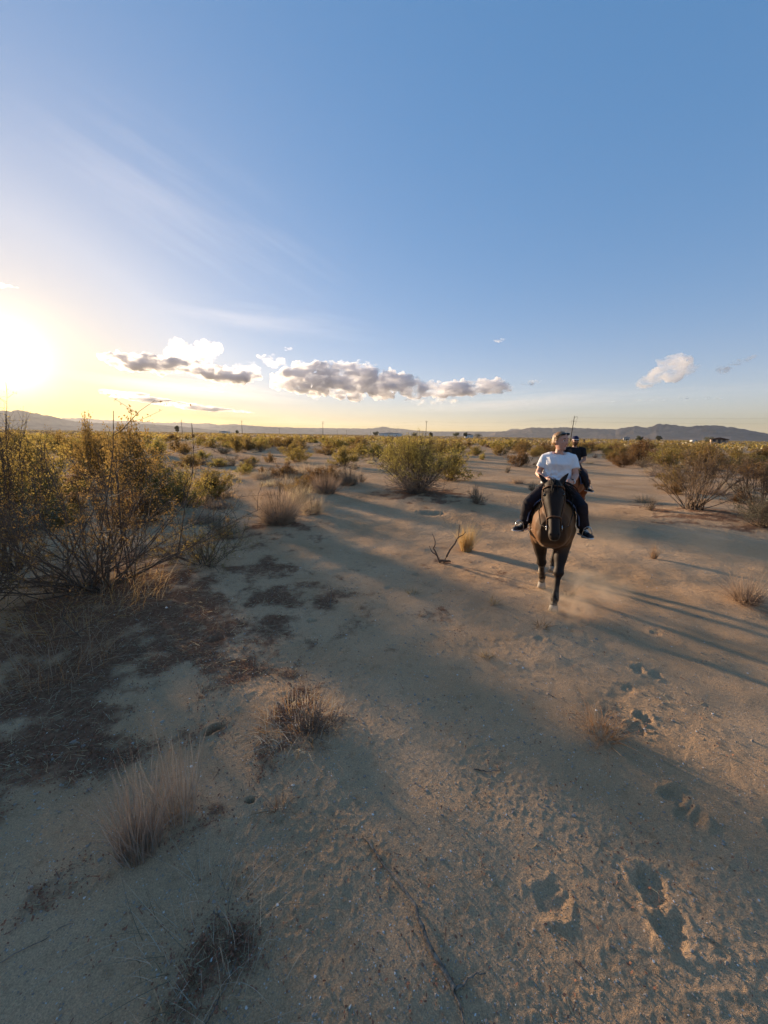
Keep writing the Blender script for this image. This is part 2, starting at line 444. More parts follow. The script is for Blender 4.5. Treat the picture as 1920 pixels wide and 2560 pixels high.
# ------------------------------------------------------------------ clouds
from mathutils import noise as mnoise
def evaluated(me, mods):
    """run modifiers on a mesh and return the resulting mesh"""
    o = bpy.data.objects.new('tmp', me); COL.objects.link(o)
    for t, kw in mods:
        md = o.modifiers.new(t, t)
        for k, v in kw.items(): setattr(md, k, v)
    dg = bpy.context.evaluated_depsgraph_get()
    out = bpy.data.meshes.new_from_object(o.evaluated_get(dg))
    bpy.data.objects.remove(o)
    return out

def cloud_mat(name, dens, aniso=.6, col=(1, 1, 1)):
    m = bpy.data.materials.new(name); m.use_nodes = True
    nt = m.node_tree
    for n in list(nt.nodes): nt.nodes.remove(n)
    out = nt.nodes.new('ShaderNodeOutputMaterial'); v = nt.nodes.new('ShaderNodeVolumePrincipled')
    v.inputs['Color'].default_value = (*col, 1); v.inputs['Density'].default_value = dens; v.inputs['Anisotropy'].default_value = aniso
    nt.links.new(v.outputs[0], out.inputs['Volume'])
    tc = nt.nodes.new('ShaderNodeTexCoord'); nz = nt.nodes.new('ShaderNodeTexNoise')
    nz.inputs['Scale'].default_value = 1 / 330; nz.inputs['Detail'].default_value = 6; nz.inputs['Roughness'].default_value = .68
    mp = nt.nodes.new('ShaderNodeMapping'); mp.inputs['Scale'].default_value = (.62, 1, 1.25); nt.links.new(tc.outputs['Object'], mp.inputs['Vector']); nt.links.new(mp.outputs[0], nz.inputs['Vector'])
    mr = nt.nodes.new('ShaderNodeMapRange'); mr.inputs['From Min'].default_value = .45; mr.inputs['From Max'].default_value = .78
    mr.inputs['To Min'].default_value = 0; mr.inputs['To Max'].default_value = dens
    nt.links.new(nz.outputs['Fac'], mr.inputs['Value']); nt.links.new(mr.outputs[0], v.inputs['Density'])
    return m

def cloud(outline, label, D=14500, n=60, size=(.35, .8), dens=.022, lump=1.0, seed=1, flat=False, depth=1.0, col=(.9, .905, .93)):
    R = random.Random(seed)
    az = np.array([o[0] for o in outline]); lo = np.array([o[1] for o in outline]); hi = np.array([o[2] for o in outline])
    a0 = (az[0] + az[-1]) / 2; ca = rad(a0)
    base = polar(a0, 0, D); zc = EYE + D * math.tan(rad(float(lo.min())))
    bm = bmesh.new()
    deg = D * rad(1)
    for i in range(n):
        a = az[0] + (az[-1] - az[0]) * (i + R.random()) / n
        l = float(np.interp(a, az, lo)); h = float(np.interp(a, az, hi)); t = h - l
        s = min(R.uniform(*size), max(t * .62, .05))
        e = l + s * .35 + (R.random() ** .7) * max(t - s * 1.25, 0.0)
        sz = s * (.55 if flat else R.uniform(.75, 1.0)); sx = s * (R.uniform(2.2, 4.5) if flat else R.uniform(.9, 1.35))
        x = (a - a0) * deg / math.cos(rad(l)); y = R.uniform(-.6, .6) * t * deg * depth; z = D * math.tan(rad(e)) + EYE - zc
        M = Matrix.Translation((x, y, z)) @ Matrix.Diagonal((sx * deg, s * deg * 1.1, sz * deg, 1)) 
        bmesh.ops.create_icosphere(bm, subdivisions=2, radius=1, matrix=M)
        if not flat:                       # smaller turrets budding from the upper side
            for q in range(R.randint(3, 7)):
                u = Vector((R.gauss(0, 1), R.gauss(0, .7), abs(R.gauss(.5, .6)))).normalized()
                s2 = s * R.uniform(.18, .42)
                c = Vector((x + u.x * sx * deg, y + u.y * s * deg, z + u.z * sz * deg))
                bmesh.ops.create_icosphere(bm, subdivisions=1, radius=s2 * deg, matrix=Matrix.Translation(c))
    me = bpy.data.meshes.new('cloud'); bm.to_mesh(me); bm.free()
    vox = 22.0
    me = evaluated(me, [('REMESH', dict(mode='VOXEL', voxel_size=vox))])
    nv = len(me.vertices)
    co = np.empty(nv * 3, np.float32); me.vertices.foreach_get('co', co); co = co.reshape(-1, 3)
    no = np.empty(nv * 3, np.float32); me.vertices.foreach_get('normal', no); no = no.reshape(-1, 3)
    c8 = co.astype(float); k = np.zeros(nv)
    def n3d(f, sd):
        return (vnoise(c8[:, 0] * f, c8[:, 2] * f, sd) + vnoise(c8[:, 1] * f + 7, c8[:, 2] * f, sd + 1) + vnoise(c8[:, 0] * f + 3, c8[:, 1] * f, sd + 2)) * .6
    for f, am in ((1 / 300, 45), (1 / 150, 42), (1 / 70, 30)):
        k += am * (n3d(f, seed * 7) + .15 - np.abs(n3d(f * 1.3, seed * 7 + 3)) * .6)
    out = (co + no * (k * lump)[:, None]).astype(np.float32)
    me.vertices.foreach_set('co', out.ravel()); me.update()
    me.materials.clear(); me.materials.append(cloud_mat('cloud_vapour', dens, .5, col))
    o = link('cloud', me, label=label, cat='cloud', group='clouds low over the horizon')
    o.location = (base[0], base[1], zc); o.rotation_euler = (0, 0, -ca)
    return o
CL_c1 = [(-35.25, 8.53, 8.74), (-34.66, 8.04, 8.86), (-32.32, 7.37, 9.11), (-31.4, 7.28, 9.17), (-27.71, 7.14, 9.34), (-26.42, 7.06, 9.19), (-23.23, 6.75, 8.56), (-20.96, 6.6, 8.24), (-18.63, 6.88, 7.94), (-17.33, 7.26, 7.72)]
CL_tower = [(-27.72, 9.14, 10.14), (-27.34, 8.48, 10.96), (-25.99, 8.6, 11.34), (-24.13, 8.76, 11.53), (-22.95, 8.86, 11.46), (-22.37, 9.62, 10.95)]
CL_puff = [(-20.45, 7.73, 9.06), (-19.61, 7.48, 9.56), (-18.6, 7.44, 9.39), (-17.32, 7.51, 8.27)]
CL_c2a = [(-17.41, 9.9, 10.3), (-16.62, 9.31, 10.25), (-15.72, 8.62, 10.61), (-14.66, 8.67, 10.63), (-14.02, 8.96, 9.97)]
CL_c2 = [(-15.27, 6.59, 8.39), (-13.21, 6.06, 9.57), (-11.97, 5.68, 9.88), (-9.72, 5.38, 9.94), (-7.15, 4.97, 9.83), (-3.86, 4.66, 9.78), (-0.25, 4.89, 9.38), (2.2, 5.26, 8.58), (4.7, 5.5, 7.75), (6.96, 5.62, 7.28), (8.58, 5.73, 7.54), (12.1, 5.88, 7.77), (15.46, 6.21, 7.96), (16.96, 6.5, 7.47), (17.98, 6.68, 6.99)]
CL_c2t = [(18.37, 6.87, 7.23), (19.87, 7.04, 7.54), (21.45, 7.14, 7.34)]
CL_c2u = [(2.62, 4.71, 5.26), (4.35, 4.02, 5.39), (7.19, 4.2, 5.51), (9.68, 4.76, 5.4)]
CL_c3 = [(-35.36, 4.66, 4.84), (-32.68, 3.66, 4.87), (-31.75, 3.48, 4.75), (-28.79, 3.1, 4.17), (-24.61, 2.63, 3.65), (-20.93, 2.72, 3.24), (-18.07, 2.6, 2.81)]
CL_c3b = [(-27.57, 5.54, 5.69), (-25.32, 5.3, 5.69), (-21.98, 5.08, 5.44)]
CL_c4 = [(31.96, 6.09, 6.46), (33.19, 6.16, 7.82), (34.28, 6.42, 9.14), (35.04, 6.72, 9.67), (35.56, 7.03, 9.95), (36.32, 7.32, 8.73), (36.93, 7.57, 8.12), (37.74, 8.04, 8.3)]
CL_c5 = [(40.2, 7.9, 8.18), (40.9, 7.91, 8.47), (42.05, 8.49, 8.72)]
CL_c5b = [(39.06, 7.19, 7.69), (39.59, 6.99, 7.89), (40.05, 7.19, 7.8)]
CL_c6 = [(14.49, 12.45, 12.65), (15.48, 12.41, 12.84), (16.39, 12.56, 12.71), (17.39, 12.65, 12.8)]
CL_c7 = [(-13.9, 11.02, 11.26), (-13.42, 10.95, 11.44), (-12.94, 11.12, 11.37)]
CL_c8 = [(36.26, 4.51, 4.68), (38.07, 4.48, 4.78), (40.12, 4.43, 4.64)]
CL_c8b = [(28.16, 4.44, 4.68), (32.4, 4.46, 4.69), (35.9, 4.43, 4.57)]
CL_c9 = [(-43.5, 13.45, 13.8), (-42.33, 13.72, 14.15), (-41.13, 13.88, 14.03)]
cloud(CL_c1, 'long dark flat cloud left of centre under the white tower', n=110, size=(.5, 1.1), dens=.055, col=(.85, .855, .885), seed=3)
cloud(CL_tower, 'white cumulus tower rising from the long dark cloud', n=34, size=(.5, 1.0), dens=0.0097, seed=5)
cloud(CL_puff, 'small cumulus puff at the right end of the long dark cloud', n=16, size=(.3, .6), dens=0.0097, seed=6)
cloud(CL_c2a, 'small white puffs at the left end of the big cloud bank', n=22, size=(.3, .6), dens=0.0097, seed=7)
cloud(CL_c2, 'big grey cloud bank with bright cauliflower tops over the middle skyline', n=240, size=(.45, 1.3), dens=.04, col=(.89, .895, .925), seed=8)
cloud(CL_c2t, 'thin pale cloud tail right of the big bank', n=18, size=(.15, .35), dens=0.0163, seed=9)
cloud(CL_c2u, 'pale ragged cloud fragments below the big bank', n=26, size=(.2, .5), dens=0.0123, seed=10)
cloud(CL_c3, 'low smooth grey streak of cloud near the left skyline', n=60, size=(.3, .6), dens=.05, col=(.78, .785, .82), lump=.4, seed=11, flat=True)
cloud(CL_c3b, 'thin short grey streak between the two left clouds', n=20, size=(.1, .25), dens=0.0223, lump=.3, seed=12, flat=True)
cloud(CL_c4, 'bright white cumulus heap standing alone on the right', n=60, size=(.4, 1.0), dens=0.0149, seed=13)
cloud(CL_c5, 'slanting white wisp of cloud near the right edge', n=22, size=(.1, .3), dens=0.0204, lump=.7, seed=14)
cloud(CL_c5b, 'small grey puff left of the slanting wisp', n=10, size=(.2, .4), dens=0.0204, lump=.7, seed=15)
cloud(CL_c6, 'tiny flat white cloud high in the blue right of centre', n=26, size=(.17, .26), dens=0.0246, lump=.5, seed=16)
cloud(CL_c7, 'tiny white speck of cloud above the big bank', n=7, size=(.15, .25), dens=0.0246, lump=.5, seed=17)
cloud(CL_c8, 'row of small white puffs low over the right range', n=18, size=(.08, .2), dens=0.0163, lump=.4, seed=18)
cloud(CL_c8b, 'very thin pale streak left of the low white puffs', n=20, size=(.08, .18), dens=0.0103, lump=.3, seed=19, flat=True)
cloud(CL_c9, 'small white wisp above the sun at the left edge', n=12, size=(.12, .3), dens=0.0204, lump=.5, seed=20)


def veil(az, el, D, sx, sz, dens, rot, label, seed):
    """thin sheet of high ice cloud"""
    g = Geo0(sx, 700, sz)
    x, y, z = polar(az, el, D)
    m = cloud_mat('ice_cloud', dens, .4)
    nt = m.node_tree
    for n in nt.nodes:
        if n.type == 'TEX_NOISE': n.inputs['Scale'].default_value = 1 / 1500; n.inputs['Detail'].default_value = 7; n.inputs['Roughness'].default_value = .62
        if n.type == 'MAPPING': n.inputs['Scale'].default_value = (.16, 1, 1.6); n.inputs['Location'].default_value = (seed, seed * 2, 0)
        if n.type == 'MAP_RANGE': n.inputs['From Min'].default_value = .46; n.inputs['From Max'].default_value = .78
    # thins out towards its rim
    mr = [n for n in nt.nodes if n.type == 'MAP_RANGE'][0]; v = [n for n in nt.nodes if n.type == 'PRINCIPLED_VOLUME'][0]; tc = [n for n in nt.nodes if n.type == 'TEX_COORD'][0]
    dv = nt.nodes.new('ShaderNodeVectorMath'); dv.operation = 'DIVIDE'; dv.inputs[1].default_value = (sx, 700, sz); nt.links.new(tc.outputs['Object'], dv.inputs[0])
    le = nt.nodes.new('ShaderNodeVectorMath'); le.operation = 'LENGTH'; nt.links.new(dv.outputs[0], le.inputs[0])
    fo = nt.nodes.new('ShaderNodeMapRange'); fo.inputs['From Min'].default_value = 1; fo.inputs['From Max'].default_value = .1; fo.interpolation_type = 'SMOOTHSTEP'; nt.links.new(le.outputs['Value'], fo.inputs['Value'])
    mu = nt.nodes.new('ShaderNodeMath'); mu.operation = 'MULTIPLY'; nt.links.new(fo.outputs[0], mu.inputs[0]); nt.links.new(mr.outputs[0], mu.inputs[1]); nt.links.new(mu.outputs[0], v.inputs['Density'])
    g.materials.append(m)
    o = link('high_cloud', g, label=label, cat='cloud'); o.location = (x, y, z); o.rotation_euler = (0, rad(rot), -rad(az))
def Geo0(a, b, c):
    bm = bmesh.new(); bmesh.ops.create_icosphere(bm, subdivisions=3, radius=1)
    for v in bm.verts: v.co = Vector((v.co.x * a, v.co.y * b, v.co.z * c))
    me = bpy.data.meshes.new('high_cloud'); bm.to_mesh(me); bm.free(); return me
veil(-22, 24, 19000, 8200, 3200, .00016, 24, 'broad faint veil of high cloud fanning over the upper left sky', 3)
veil(-14, 14.5, 21000, 7000, 900, .0004, 4, 'faint thin streak of high cloud above the cloud bank', 5)
veil(22, 5.0, 20000, 9500, 600, .0016, -2, 'thin pale layer of cloud low over the middle and right skyline', 7)
veil(-24, 5.8, 20500, 6500, 700, .0016, 3, 'thin pale layer of cloud low over the left skyline', 9)

# ------------------------------------------------------------------ vegetation materials
def leaf_mat(name, c1, c2, transl=.45):
    m, nt, N, L, b = new_mat(name)
    out = N['Material Output']
    N.remove(b)
    df = N.new('ShaderNodeBsdfDiffuse'); tr = N.new('ShaderNodeBsdfTranslucent'); mx = N.new('ShaderNodeMixShader')
    gl = N.new('ShaderNodeBsdfGlossy'); gl.inputs['Roughness'].default_value = .45; gl.inputs['Color'].default_value = (.5, .5, .45, 1)
    mg = N.new('ShaderNodeMixShader'); mg.inputs[0].default_value = .05
    geo = N.new('ShaderNodeNewGeometry'); oi = N.new('ShaderNodeObjectInfo')
    nz = N.new('ShaderNodeTexNoise'); nz.inputs['Scale'].default_value = 5.0; nz.inputs['Detail'].default_value = 5; nz.inputs['Roughness'].default_value = .75
    L.new(geo.outputs['Position'], nz.inputs['Vector'])
    rp = N.new('ShaderNodeValToRGB'); e = rp.color_ramp.elements; e[0].position = .38; e[1].position = .62; e[0].color = (*c1, 1); e[1].color = (*c2, 1)
    L.new(nz.outputs['Fac'], rp.inputs['Fac'])
    hs = N.new('ShaderNodeHueSaturation')
    mr = N.new('ShaderNodeMapRange'); mr.inputs['To Min'].default_value = .75; mr.inputs['To Max'].default_value = 1.25
    L.new(oi.outputs['Random'], mr.inputs['Value']); L.new(mr.outputs[0], hs.inputs['Value'])
    mr2 = N.new('ShaderNodeMapRange'); mr2.inputs['To Min'].default_value = .475; mr2.inputs['To Max'].default_value = .515
    L.new(oi.outputs['Random'], mr2.inputs['Value']); L.new(mr2.outputs[0], hs.inputs['Hue'])
    L.new(rp.outputs['Color'], hs.inputs['Color'])
    L.new(hs.outputs['Color'], df.inputs['Color']); L.new(hs.outputs['Color'], tr.inputs['Color'])
    mx.inputs[0].default_value = transl
    L.new(df.outputs[0], mx.inputs[1]); L.new(tr.outputs[0], mx.inputs[2])
    L.new(mx.outputs[0], mg.inputs[1]); L.new(gl.outputs[0], mg.inputs[2])
    L.new(mg.outputs[0], out.inputs['Surface'])
    return m

M_LEAF = leaf_mat('creosote_leaf', (.24, .175, .042), (.37, .27, .072), .66)
M_LEAFR = leaf_mat('dry_creosote_leaf', (.20, .130, .036), (.31, .20, .065), .58)
M_GREY = leaf_mat('grey_leaf', (.13, .12, .075), (.20, .18, .12), .3)
M_STRAW = leaf_mat('straw', (.40, .30, .18), (.54, .42, .27), .45)
M_STRAW2 = leaf_mat('brown_straw', (.32, .25, .16), (.44, .35, .235), .4)
M_STRAWG = leaf_mat('grey_straw', (.48, .42, .32), (.60, .52, .40), .4)
M_GOLD = leaf_mat('golden_straw', (.42, .24, .09), (.52, .33, .14), .5)
M_STEM = simple_mat('shrub_stem', (.16, .118, .085), .9, .1, col2=(.095, .066, .048), nscale=30)
M_DEAD = simple_mat('dead_wood', (.30, .245, .19), .95, .1, col2=(.10, .075, .055), nscale=40, bump=.5, bscale=80)
M_TWIG = simple_mat('dead_twig', (.17, .125, .09), .9, .1, col2=(.10, .07, .05), nscale=30)

# ------------------------------------------------------------------ plant geometry
class Geo:
    def __init__(s): s.v = []; s.q = []; s.t = []; s.qm = []; s.tm = []; s.n = 0
    def add(s, v, q=None, t=None, m=0):
        v = np.asarray(v, float).reshape(-1, 3)
        if q is not None and len(q): q = np.asarray(q) + s.n; s.q.append(q); s.qm.append(np.full(len(q), m))
        if t is not None and len(t): t = np.asarray(t) + s.n; s.t.append(t); s.tm.append(np.full(len(t), m))
        s.v.append(v); s.n += len(v)
    def mesh(s, name, mats, smooth=False):
        fs = []; mi = []
        if s.q: fs.append(np.concatenate(s.q)); mi.append(np.concatenate(s.qm))
        if s.t: fs.append(np.concatenate(s.t)); mi.append(np.concatenate(s.tm))
        return mesh_np(name, np.concatenate(s.v), fs, mats, np.concatenate(mi), smooth)
    def tube(s, P, r0, r1, k=3, m=0, rr=None):
        P = np.asarray(P, float); n = len(P)
        T = np.gradient(P, axis=0); T /= np.linalg.norm(T, axis=1, keepdims=True) + 1e-9
        ref = np.where(np.abs(T[:, 2:3]) < .9, [[0, 0, 1.]], [[1., 0, 0]])
        U = np.cross(T, ref); U /= np.linalg.norm(U, axis=1, keepdims=True) + 1e-9
        Wv = np.cross(T, U)
        rad_ = np.linspace(r0, r1, n) if rr is None else np.asarray(rr)
        a = np.arange(k) * 2 * PI / k
        V = P[:, None] + rad_[:, None, None] * (np.cos(a)[None, :, None] * U[:, None] + np.sin(a)[None, :, None] * Wv[:, None])
        i, j = np.meshgrid(np.arange(n - 1), np.arange(k), indexing='ij')
        Q = np.stack([i * k + j, i * k + (j + 1) % k, (i + 1) * k + (j + 1) % k, (i + 1) * k + j], -1).reshape(-1, 4)
        V = V.reshape(-1, 3)
        V = np.vstack([V, P[-1:] + T[-1:] * rad_[-1] * .5])
        e = len(V) - 1
        Tt = [((n - 1) * k + jj, (n - 1) * k + (jj + 1) % k, e) for jj in range(k)]
        s.add(V, Q, Tt, m)
    def tubes(s, Ps, r0, r1, k=3, m=0):
        """many thin tubes of the same number of points at once"""
        P = np.asarray(Ps, float); c, n = P.shape[:2]
        T = np.gradient(P, axis=1); T /= np.linalg.norm(T, axis=2, keepdims=True) + 1e-9
        ref = np.where(np.abs(T[..., 2:3]) < .9, [0, 0, 1.], [1., 0, 0])
        U = np.cross(T, ref); U /= np.linalg.norm(U, axis=2, keepdims=True) + 1e-9
        Wv = np.cross(T, U)
        rr = np.linspace(0, 1, n)[None] * (np.asarray(r1) - np.asarray(r0))[:, None] + np.asarray(r0)[:, None]
        a = np.arange(k) * 2 * PI / k
        V = P[:, :, None] + rr[:, :, None, None] * (np.cos(a)[None, None, :, None] * U[:, :, None] + np.sin(a)[None, None, :, None] * Wv[:, :, None])
        i, j = np.meshgrid(np.arange(n - 1), np.arange(k), indexing='ij')
        Q = np.stack([i * k + j, i * k + (j + 1) % k, (i + 1) * k + (j + 1) % k, (i + 1) * k + j], -1).reshape(-1, 4)
        Q = (np.arange(c)[:, None, None] * (n * k) + Q[None]).reshape(-1, 4)
        s.add(V.reshape(-1, 3), Q, None, m)
    def leaves(s, C, size, R, m=0, asp=.5):
        """one small folded diamond for each centre"""
        C = np.asarray(C, float); n = len(C)
        if n == 0: return
        d = R.normal(size=(n, 3)); d /= np.linalg.norm(d, axis=1, keepdims=True)
        e = R.normal(size=(n, 3)); e -= d * (e * d).sum(1, keepdims=True); e /= np.linalg.norm(e, axis=1, keepdims=True)
        sz = size * R.uniform(.6, 1.35, (n, 1))
        V = np.stack([C - d * sz * .5, C + e * sz * asp * .5, C + d * sz * .5, C - e * sz * asp * .5], 1)
        q = np.arange(n * 4).reshape(n, 4)
        s.add(V, q, None, m)
    def blades(s, B, D, Ln, wid, bend, R, m=0, seg=4):
        """curved tapering grass blades: base points B, unit directions D, lengths Ln"""
        B = np.asarray(B, float); n = len(B)
        t = np.linspace(0, 1, seg + 1)
        side = np.cross(D, R.normal(size=(n, 3))); side /= np.linalg.norm(side, axis=1, keepdims=True) + 1e-9
        bd = R.normal(size=(n, 3)) * .6 + np.stack([D[:, 0], D[:, 1], np.zeros(n)], 1) * 1.2 + np.array([0, 0, -.45])
        bd *= (bend * R.uniform(.2, 1.6, (n, 1)))
        P = B[:, None] + D[:, None] * (Ln[:, None] * t)[..., None] + bd[:, None] * (Ln[:, None] * t ** 2.2)[..., None]
        w = (wid * R.uniform(.6, 1.4, n))[:, None] * (1 - t * .85)[None]
        Lf = P - side[:, None] * w[..., None] * .5; Rt = P + side[:, None] * w[..., None] * .5
        V = np.stack([Lf, Rt], 2).reshape(n, -1, 3)
        k = 2 * (seg + 1)
        f = np.array([[2 * i, 2 * i + 1, 2 * i + 3, 2 * i + 2] for i in range(seg)])
        Q = (np.arange(n)[:, None, None] * k + f[None]).reshape(-1, 4)
        s.add(V.reshape(-1, 3), Q, None, m)

def boxg(x0, x1, y0, y1, z0, z1, g=None):
    g = g or Geo()
    V = [(x, y, z) for x in (x0, x1) for y in (y0, y1) for z in (z0, z1)]
    g.add(V, [(0, 1, 3, 2), (4, 6, 7, 5), (0, 4, 5, 1), (2, 3, 7, 6), (0, 2, 6, 4), (1, 5, 7, 3)]); return g
def grow_stem(R, p0, az, lean, L, n, wob, up):
    """polyline that starts leaning outward and curves upward"""
    P = [np.array(p0, float)]
    th = lean
    for i in range(n):
        th = th + up * (0 - th) / n + R.normal() * wob
        az = az + R.normal() * wob * 1.2
        d = np.array([math.sin(th) * math.sin(az), math.sin(th) * math.cos(az), math.cos(th)])
        P.append(P[-1] + d * L / n)
    return np.array(P), az, th

def shrub(seed, h, w, stems, subs, twigs, leaf, nleaf, r=.009, lean=(.1, 1.0), bare=.3, wob=.10, up=.25, droop=0.0, flat_top=True, k=3, gapfrac=.0):
    """creosote-like shrub. returns (stem geometry, leaf centres)"""
    R = np.random.default_rng(seed)
    g = Geo(); lc = []; subs_ = []; tw_ = []
    for i in range(stems):
        az = R.uniform(0, 2 * PI); ln = R.uniform(*lean)
        # length so the tip stays within the rounded crown
        ca, sa = math.cos(ln), math.sin(ln)
        L = 1.0 / math.sqrt((ca / h) ** 2 + (sa / (w * .5)) ** 2) * R.uniform(.72, 1.08)
        p0 = (R.normal() * w * .03, R.normal() * w * .03, -.03)
        P, az2, th = grow_stem(R, p0, az, ln, L, 7, wob, up)
        g.tube(P, r * R.uniform(.7, 1.3), r * .25, k)
        for j in range(subs):
            t = bare + (1 - bare) * (j + R.random()) / subs
            q = t * 7; i0 = min(int(q), 6); p = P[i0] + (P[i0 + 1] - P[i0]) * (q - i0)
            saz = az + R.normal() * 1.1; sln = min(max(ln + R.normal() * .45, 0), 1.5)
            SL = L * R.uniform(.22, .42) * (1.15 - t * .55)
            SP, _, _ = grow_stem(R, p, saz, sln, SL, 4, wob * 1.4, up * .6)
            subs_.append(SP)
            for kk in range(twigs):
                u = (.25 + .75 * R.random()) * 4; i1 = min(int(u), 3); pp = SP[i1] + (SP[i1 + 1] - SP[i1]) * (u - i1)
                TP, _, _ = grow_stem(R, pp, saz + R.normal() * 1.3, sln + R.normal() * .55, SL * R.uniform(.25, .55), 2, wob * 2, 0)
                tw_.append(TP)
                if R.random() < gapfrac: continue
                m = nleaf
                uu = R.uniform(.15, 1.05, m) * 2; ii = np.minimum(uu.astype(int), 1)
                c = TP[ii] + (TP[ii + 1] - TP[ii]) * (uu - ii)[:, None]
                lc.append(c + R.normal(size=(m, 3)) * leaf * .9)
    if subs_: g.tubes(subs_, np.full(len(subs_), r * .42), np.full(len(subs_), r * .16))
    if tw_: g.tubes(tw_, np.full(len(tw_), r * .2), np.full(len(tw_), r * .1))
    return g, (np.concatenate(lc) if lc else np.zeros((0, 3)))

def shrub_data(name, mats, seed, leaf, asp=.55, **kw):
    g, lc = shrub(seed, leaf=leaf, **kw)
    R = np.random.default_rng(seed + 99)
    lg = Geo(); lg.leaves(lc, leaf, R, 0, asp)
    return g.mesh(name + '_stems', [mats[0]], True), (lg.mesh(name + '_leaves', [mats[1]]) if len(lc) else None)

def shrub_joint(name, mats, seed, leaf, asp=.55, **kw):
    """stems and leaves in one mesh, for bushes too small in view to show their parts"""
    g, lc = shrub(seed, leaf=leaf, **kw)
    g.leaves(lc, leaf, np.random.default_rng(seed + 99), 1, asp)
    return g.mesh(name, list(mats))

def bush(name, data, loc, rz, label, cat='bush', group=None, sc=1.0, lab_parts=('stems', 'leaves')):
    o = empty(name, (loc[0], loc[1], hz(loc[0], loc[1]) - .01), rz, label=label, cat=cat, group=group)
    o.scale = (sc, sc, sc) if not isinstance(sc, tuple) else sc
    link(lab_parts[0], data[0], o)
    if data[1] is not None: link(lab_parts[1], data[1], o)
    return o

def tuft_data(name, mats, seed, n, h, r, lean, wid, bend, seg=4, share=(.6, .4), base_r=None):
    R = np.random.default_rng(seed); g = Geo()
    for mi, sh in enumerate(share):
        m = int(n * sh)
        a = R.uniform(0, 2 * PI, m); rr = (base_r or r * .35) * np.sqrt(R.random(m))
        B = np.stack([rr * np.cos(a), rr * np.sin(a), np.full(m, -.015)], 1)
        th = np.abs(R.normal(0, lean, m)); a2 = a + R.normal(0, .7, m)
        D = np.stack([np.sin(th) * np.cos(a2), np.sin(th) * np.sin(a2), np.cos(th)], 1)
        Ln = h * R.beta(3.2, 1.8, m) * 1.15
        g.blades(B, D, Ln, wid, bend, R, mi, seg)
    return g.mesh(name, mats)

# ------------------------------------------------------------------ the near shrubs
big = shrub_data('creosote', (M_STEM, M_LEAF), 101, .019, h=1.85, w=6.2, stems=52, subs=8, twigs=4, nleaf=10, r=.012, lean=(.15, 1.45), bare=.16, wob=.12, up=.15, k=4, gapfrac=.1)
bush('creosote_bush', big, (-4.05, 5.15), .4, 'large sprawling creosote bush with bare dark stems, nearest on the left')
bigB = shrub_data('creosote', (M_STEM, M_LEAF), 137, .019, h=2.6, w=3.2, stems=24, subs=8, twigs=6, nleaf=6, r=.013, lean=(.05, .75), bare=.4, wob=.09, up=.35, k=4, gapfrac=.2)
bush('creosote_bush', bigB, (-6.1, 6.0), 1.1, 'tall creosote bush at the left edge, its sprigs standing against the sunset sky')
und = shrub_data('creosote', (M_STEM, M_LEAF), 141, .018, h=.75, w=2.4, stems=30, subs=6, twigs=5, nleaf=6, r=.007, lean=(.3, 1.4), bare=.2, wob=.14, up=.1)
bush('creosote_bush', und, (-3.1, 6.4), .3, 'low golden-olive creosote spreading at the right foot of the large sprawling one')
ug = tuft_data('undergrowth_blades', [M_GOLD, M_STRAW2], 143, 700, .42, 1.2, .8, .006, .3, seg=4, base_r=1.0)
link('undergrowth_grass', ug, label='golden dry grass growing under the large sprawling creosote', cat='grass').location = (-3.9, 4.7, hz(-3.9, 4.7))
bigC = shrub_data('creosote', (M_STEM, M_LEAF), 151, .018, h=1.25, w=2.9, stems=18, subs=7, twigs=5, nleaf=6, r=.011, lean=(.15, 1.2), bare=.25, wob=.13, up=.2, k=4, gapfrac=.1)
bush('creosote_bush', bigC, (-4.95, 4.15), 2.0, 'low creosote bush at the left edge in front of the large sprawling one')
cen = shrub_data('creosote', (M_STEM, M_LEAF), 163, .035, h=1.85, w=5.6, stems=100, subs=8, twigs=5, nleaf=6, r=.013, lean=(.05, 1.15), bare=.40, wob=.09, up=.15)
cb = bush('creosote_bush', cen, (1.3, 15.0), .2, 'big dense creosote bush in the middle beside the trail, grey dead stems round its base')
gd, _ = shrub(171, 1.0, 3.8, 120, 4, 2, .03, 0, r=.012, lean=(.5, 1.35), bare=.35, wob=.13, up=-.12)
link('dead_stems', gd.mesh('dead_stems', [M_DEAD], True), cb).location = (-.25, -.55, 0)
rb = shrub_data('creosote', (M_STEM, M_LEAFR), 181, .026, h=1.5, w=4.6, stems=54, subs=7, twigs=5, nleaf=4, r=.013, lean=(.05, 1.05), bare=.55, wob=.07, up=.25, gapfrac=.45)
bush('creosote_bush', rb, (9.6, 11.75), .9, 'open grey-stemmed creosote bush on the right, bare trunks below and thin leaves on top')
rb2 = shrub_data('creosote', (M_STEM, M_LEAFR), 191, .026, h=1.45, w=4.0, stems=46, subs=7, twigs=5, nleaf=4, r=.012, lean=(.05, 1.05), bare=.5, wob=.08, up=.25, gapfrac=.45)
bush('creosote_bush', rb2, (11.0, 11.0), 2.9, 'second bare-stemmed creosote bush at the right edge, behind the low grey-green one')
rb3 = shrub_data('low_shrub', (M_STEM, M_GREY), 197, .022, h=.85, w=1.9, stems=46, subs=6, twigs=5, nleaf=6, r=.007, lean=(.05, 1.15), bare=.2, wob=.12, up=.15)
bush('low_shrub', rb3, (9.75, 9.75), 0, 'low grey-green shrub at the right edge in front of the bare stems')

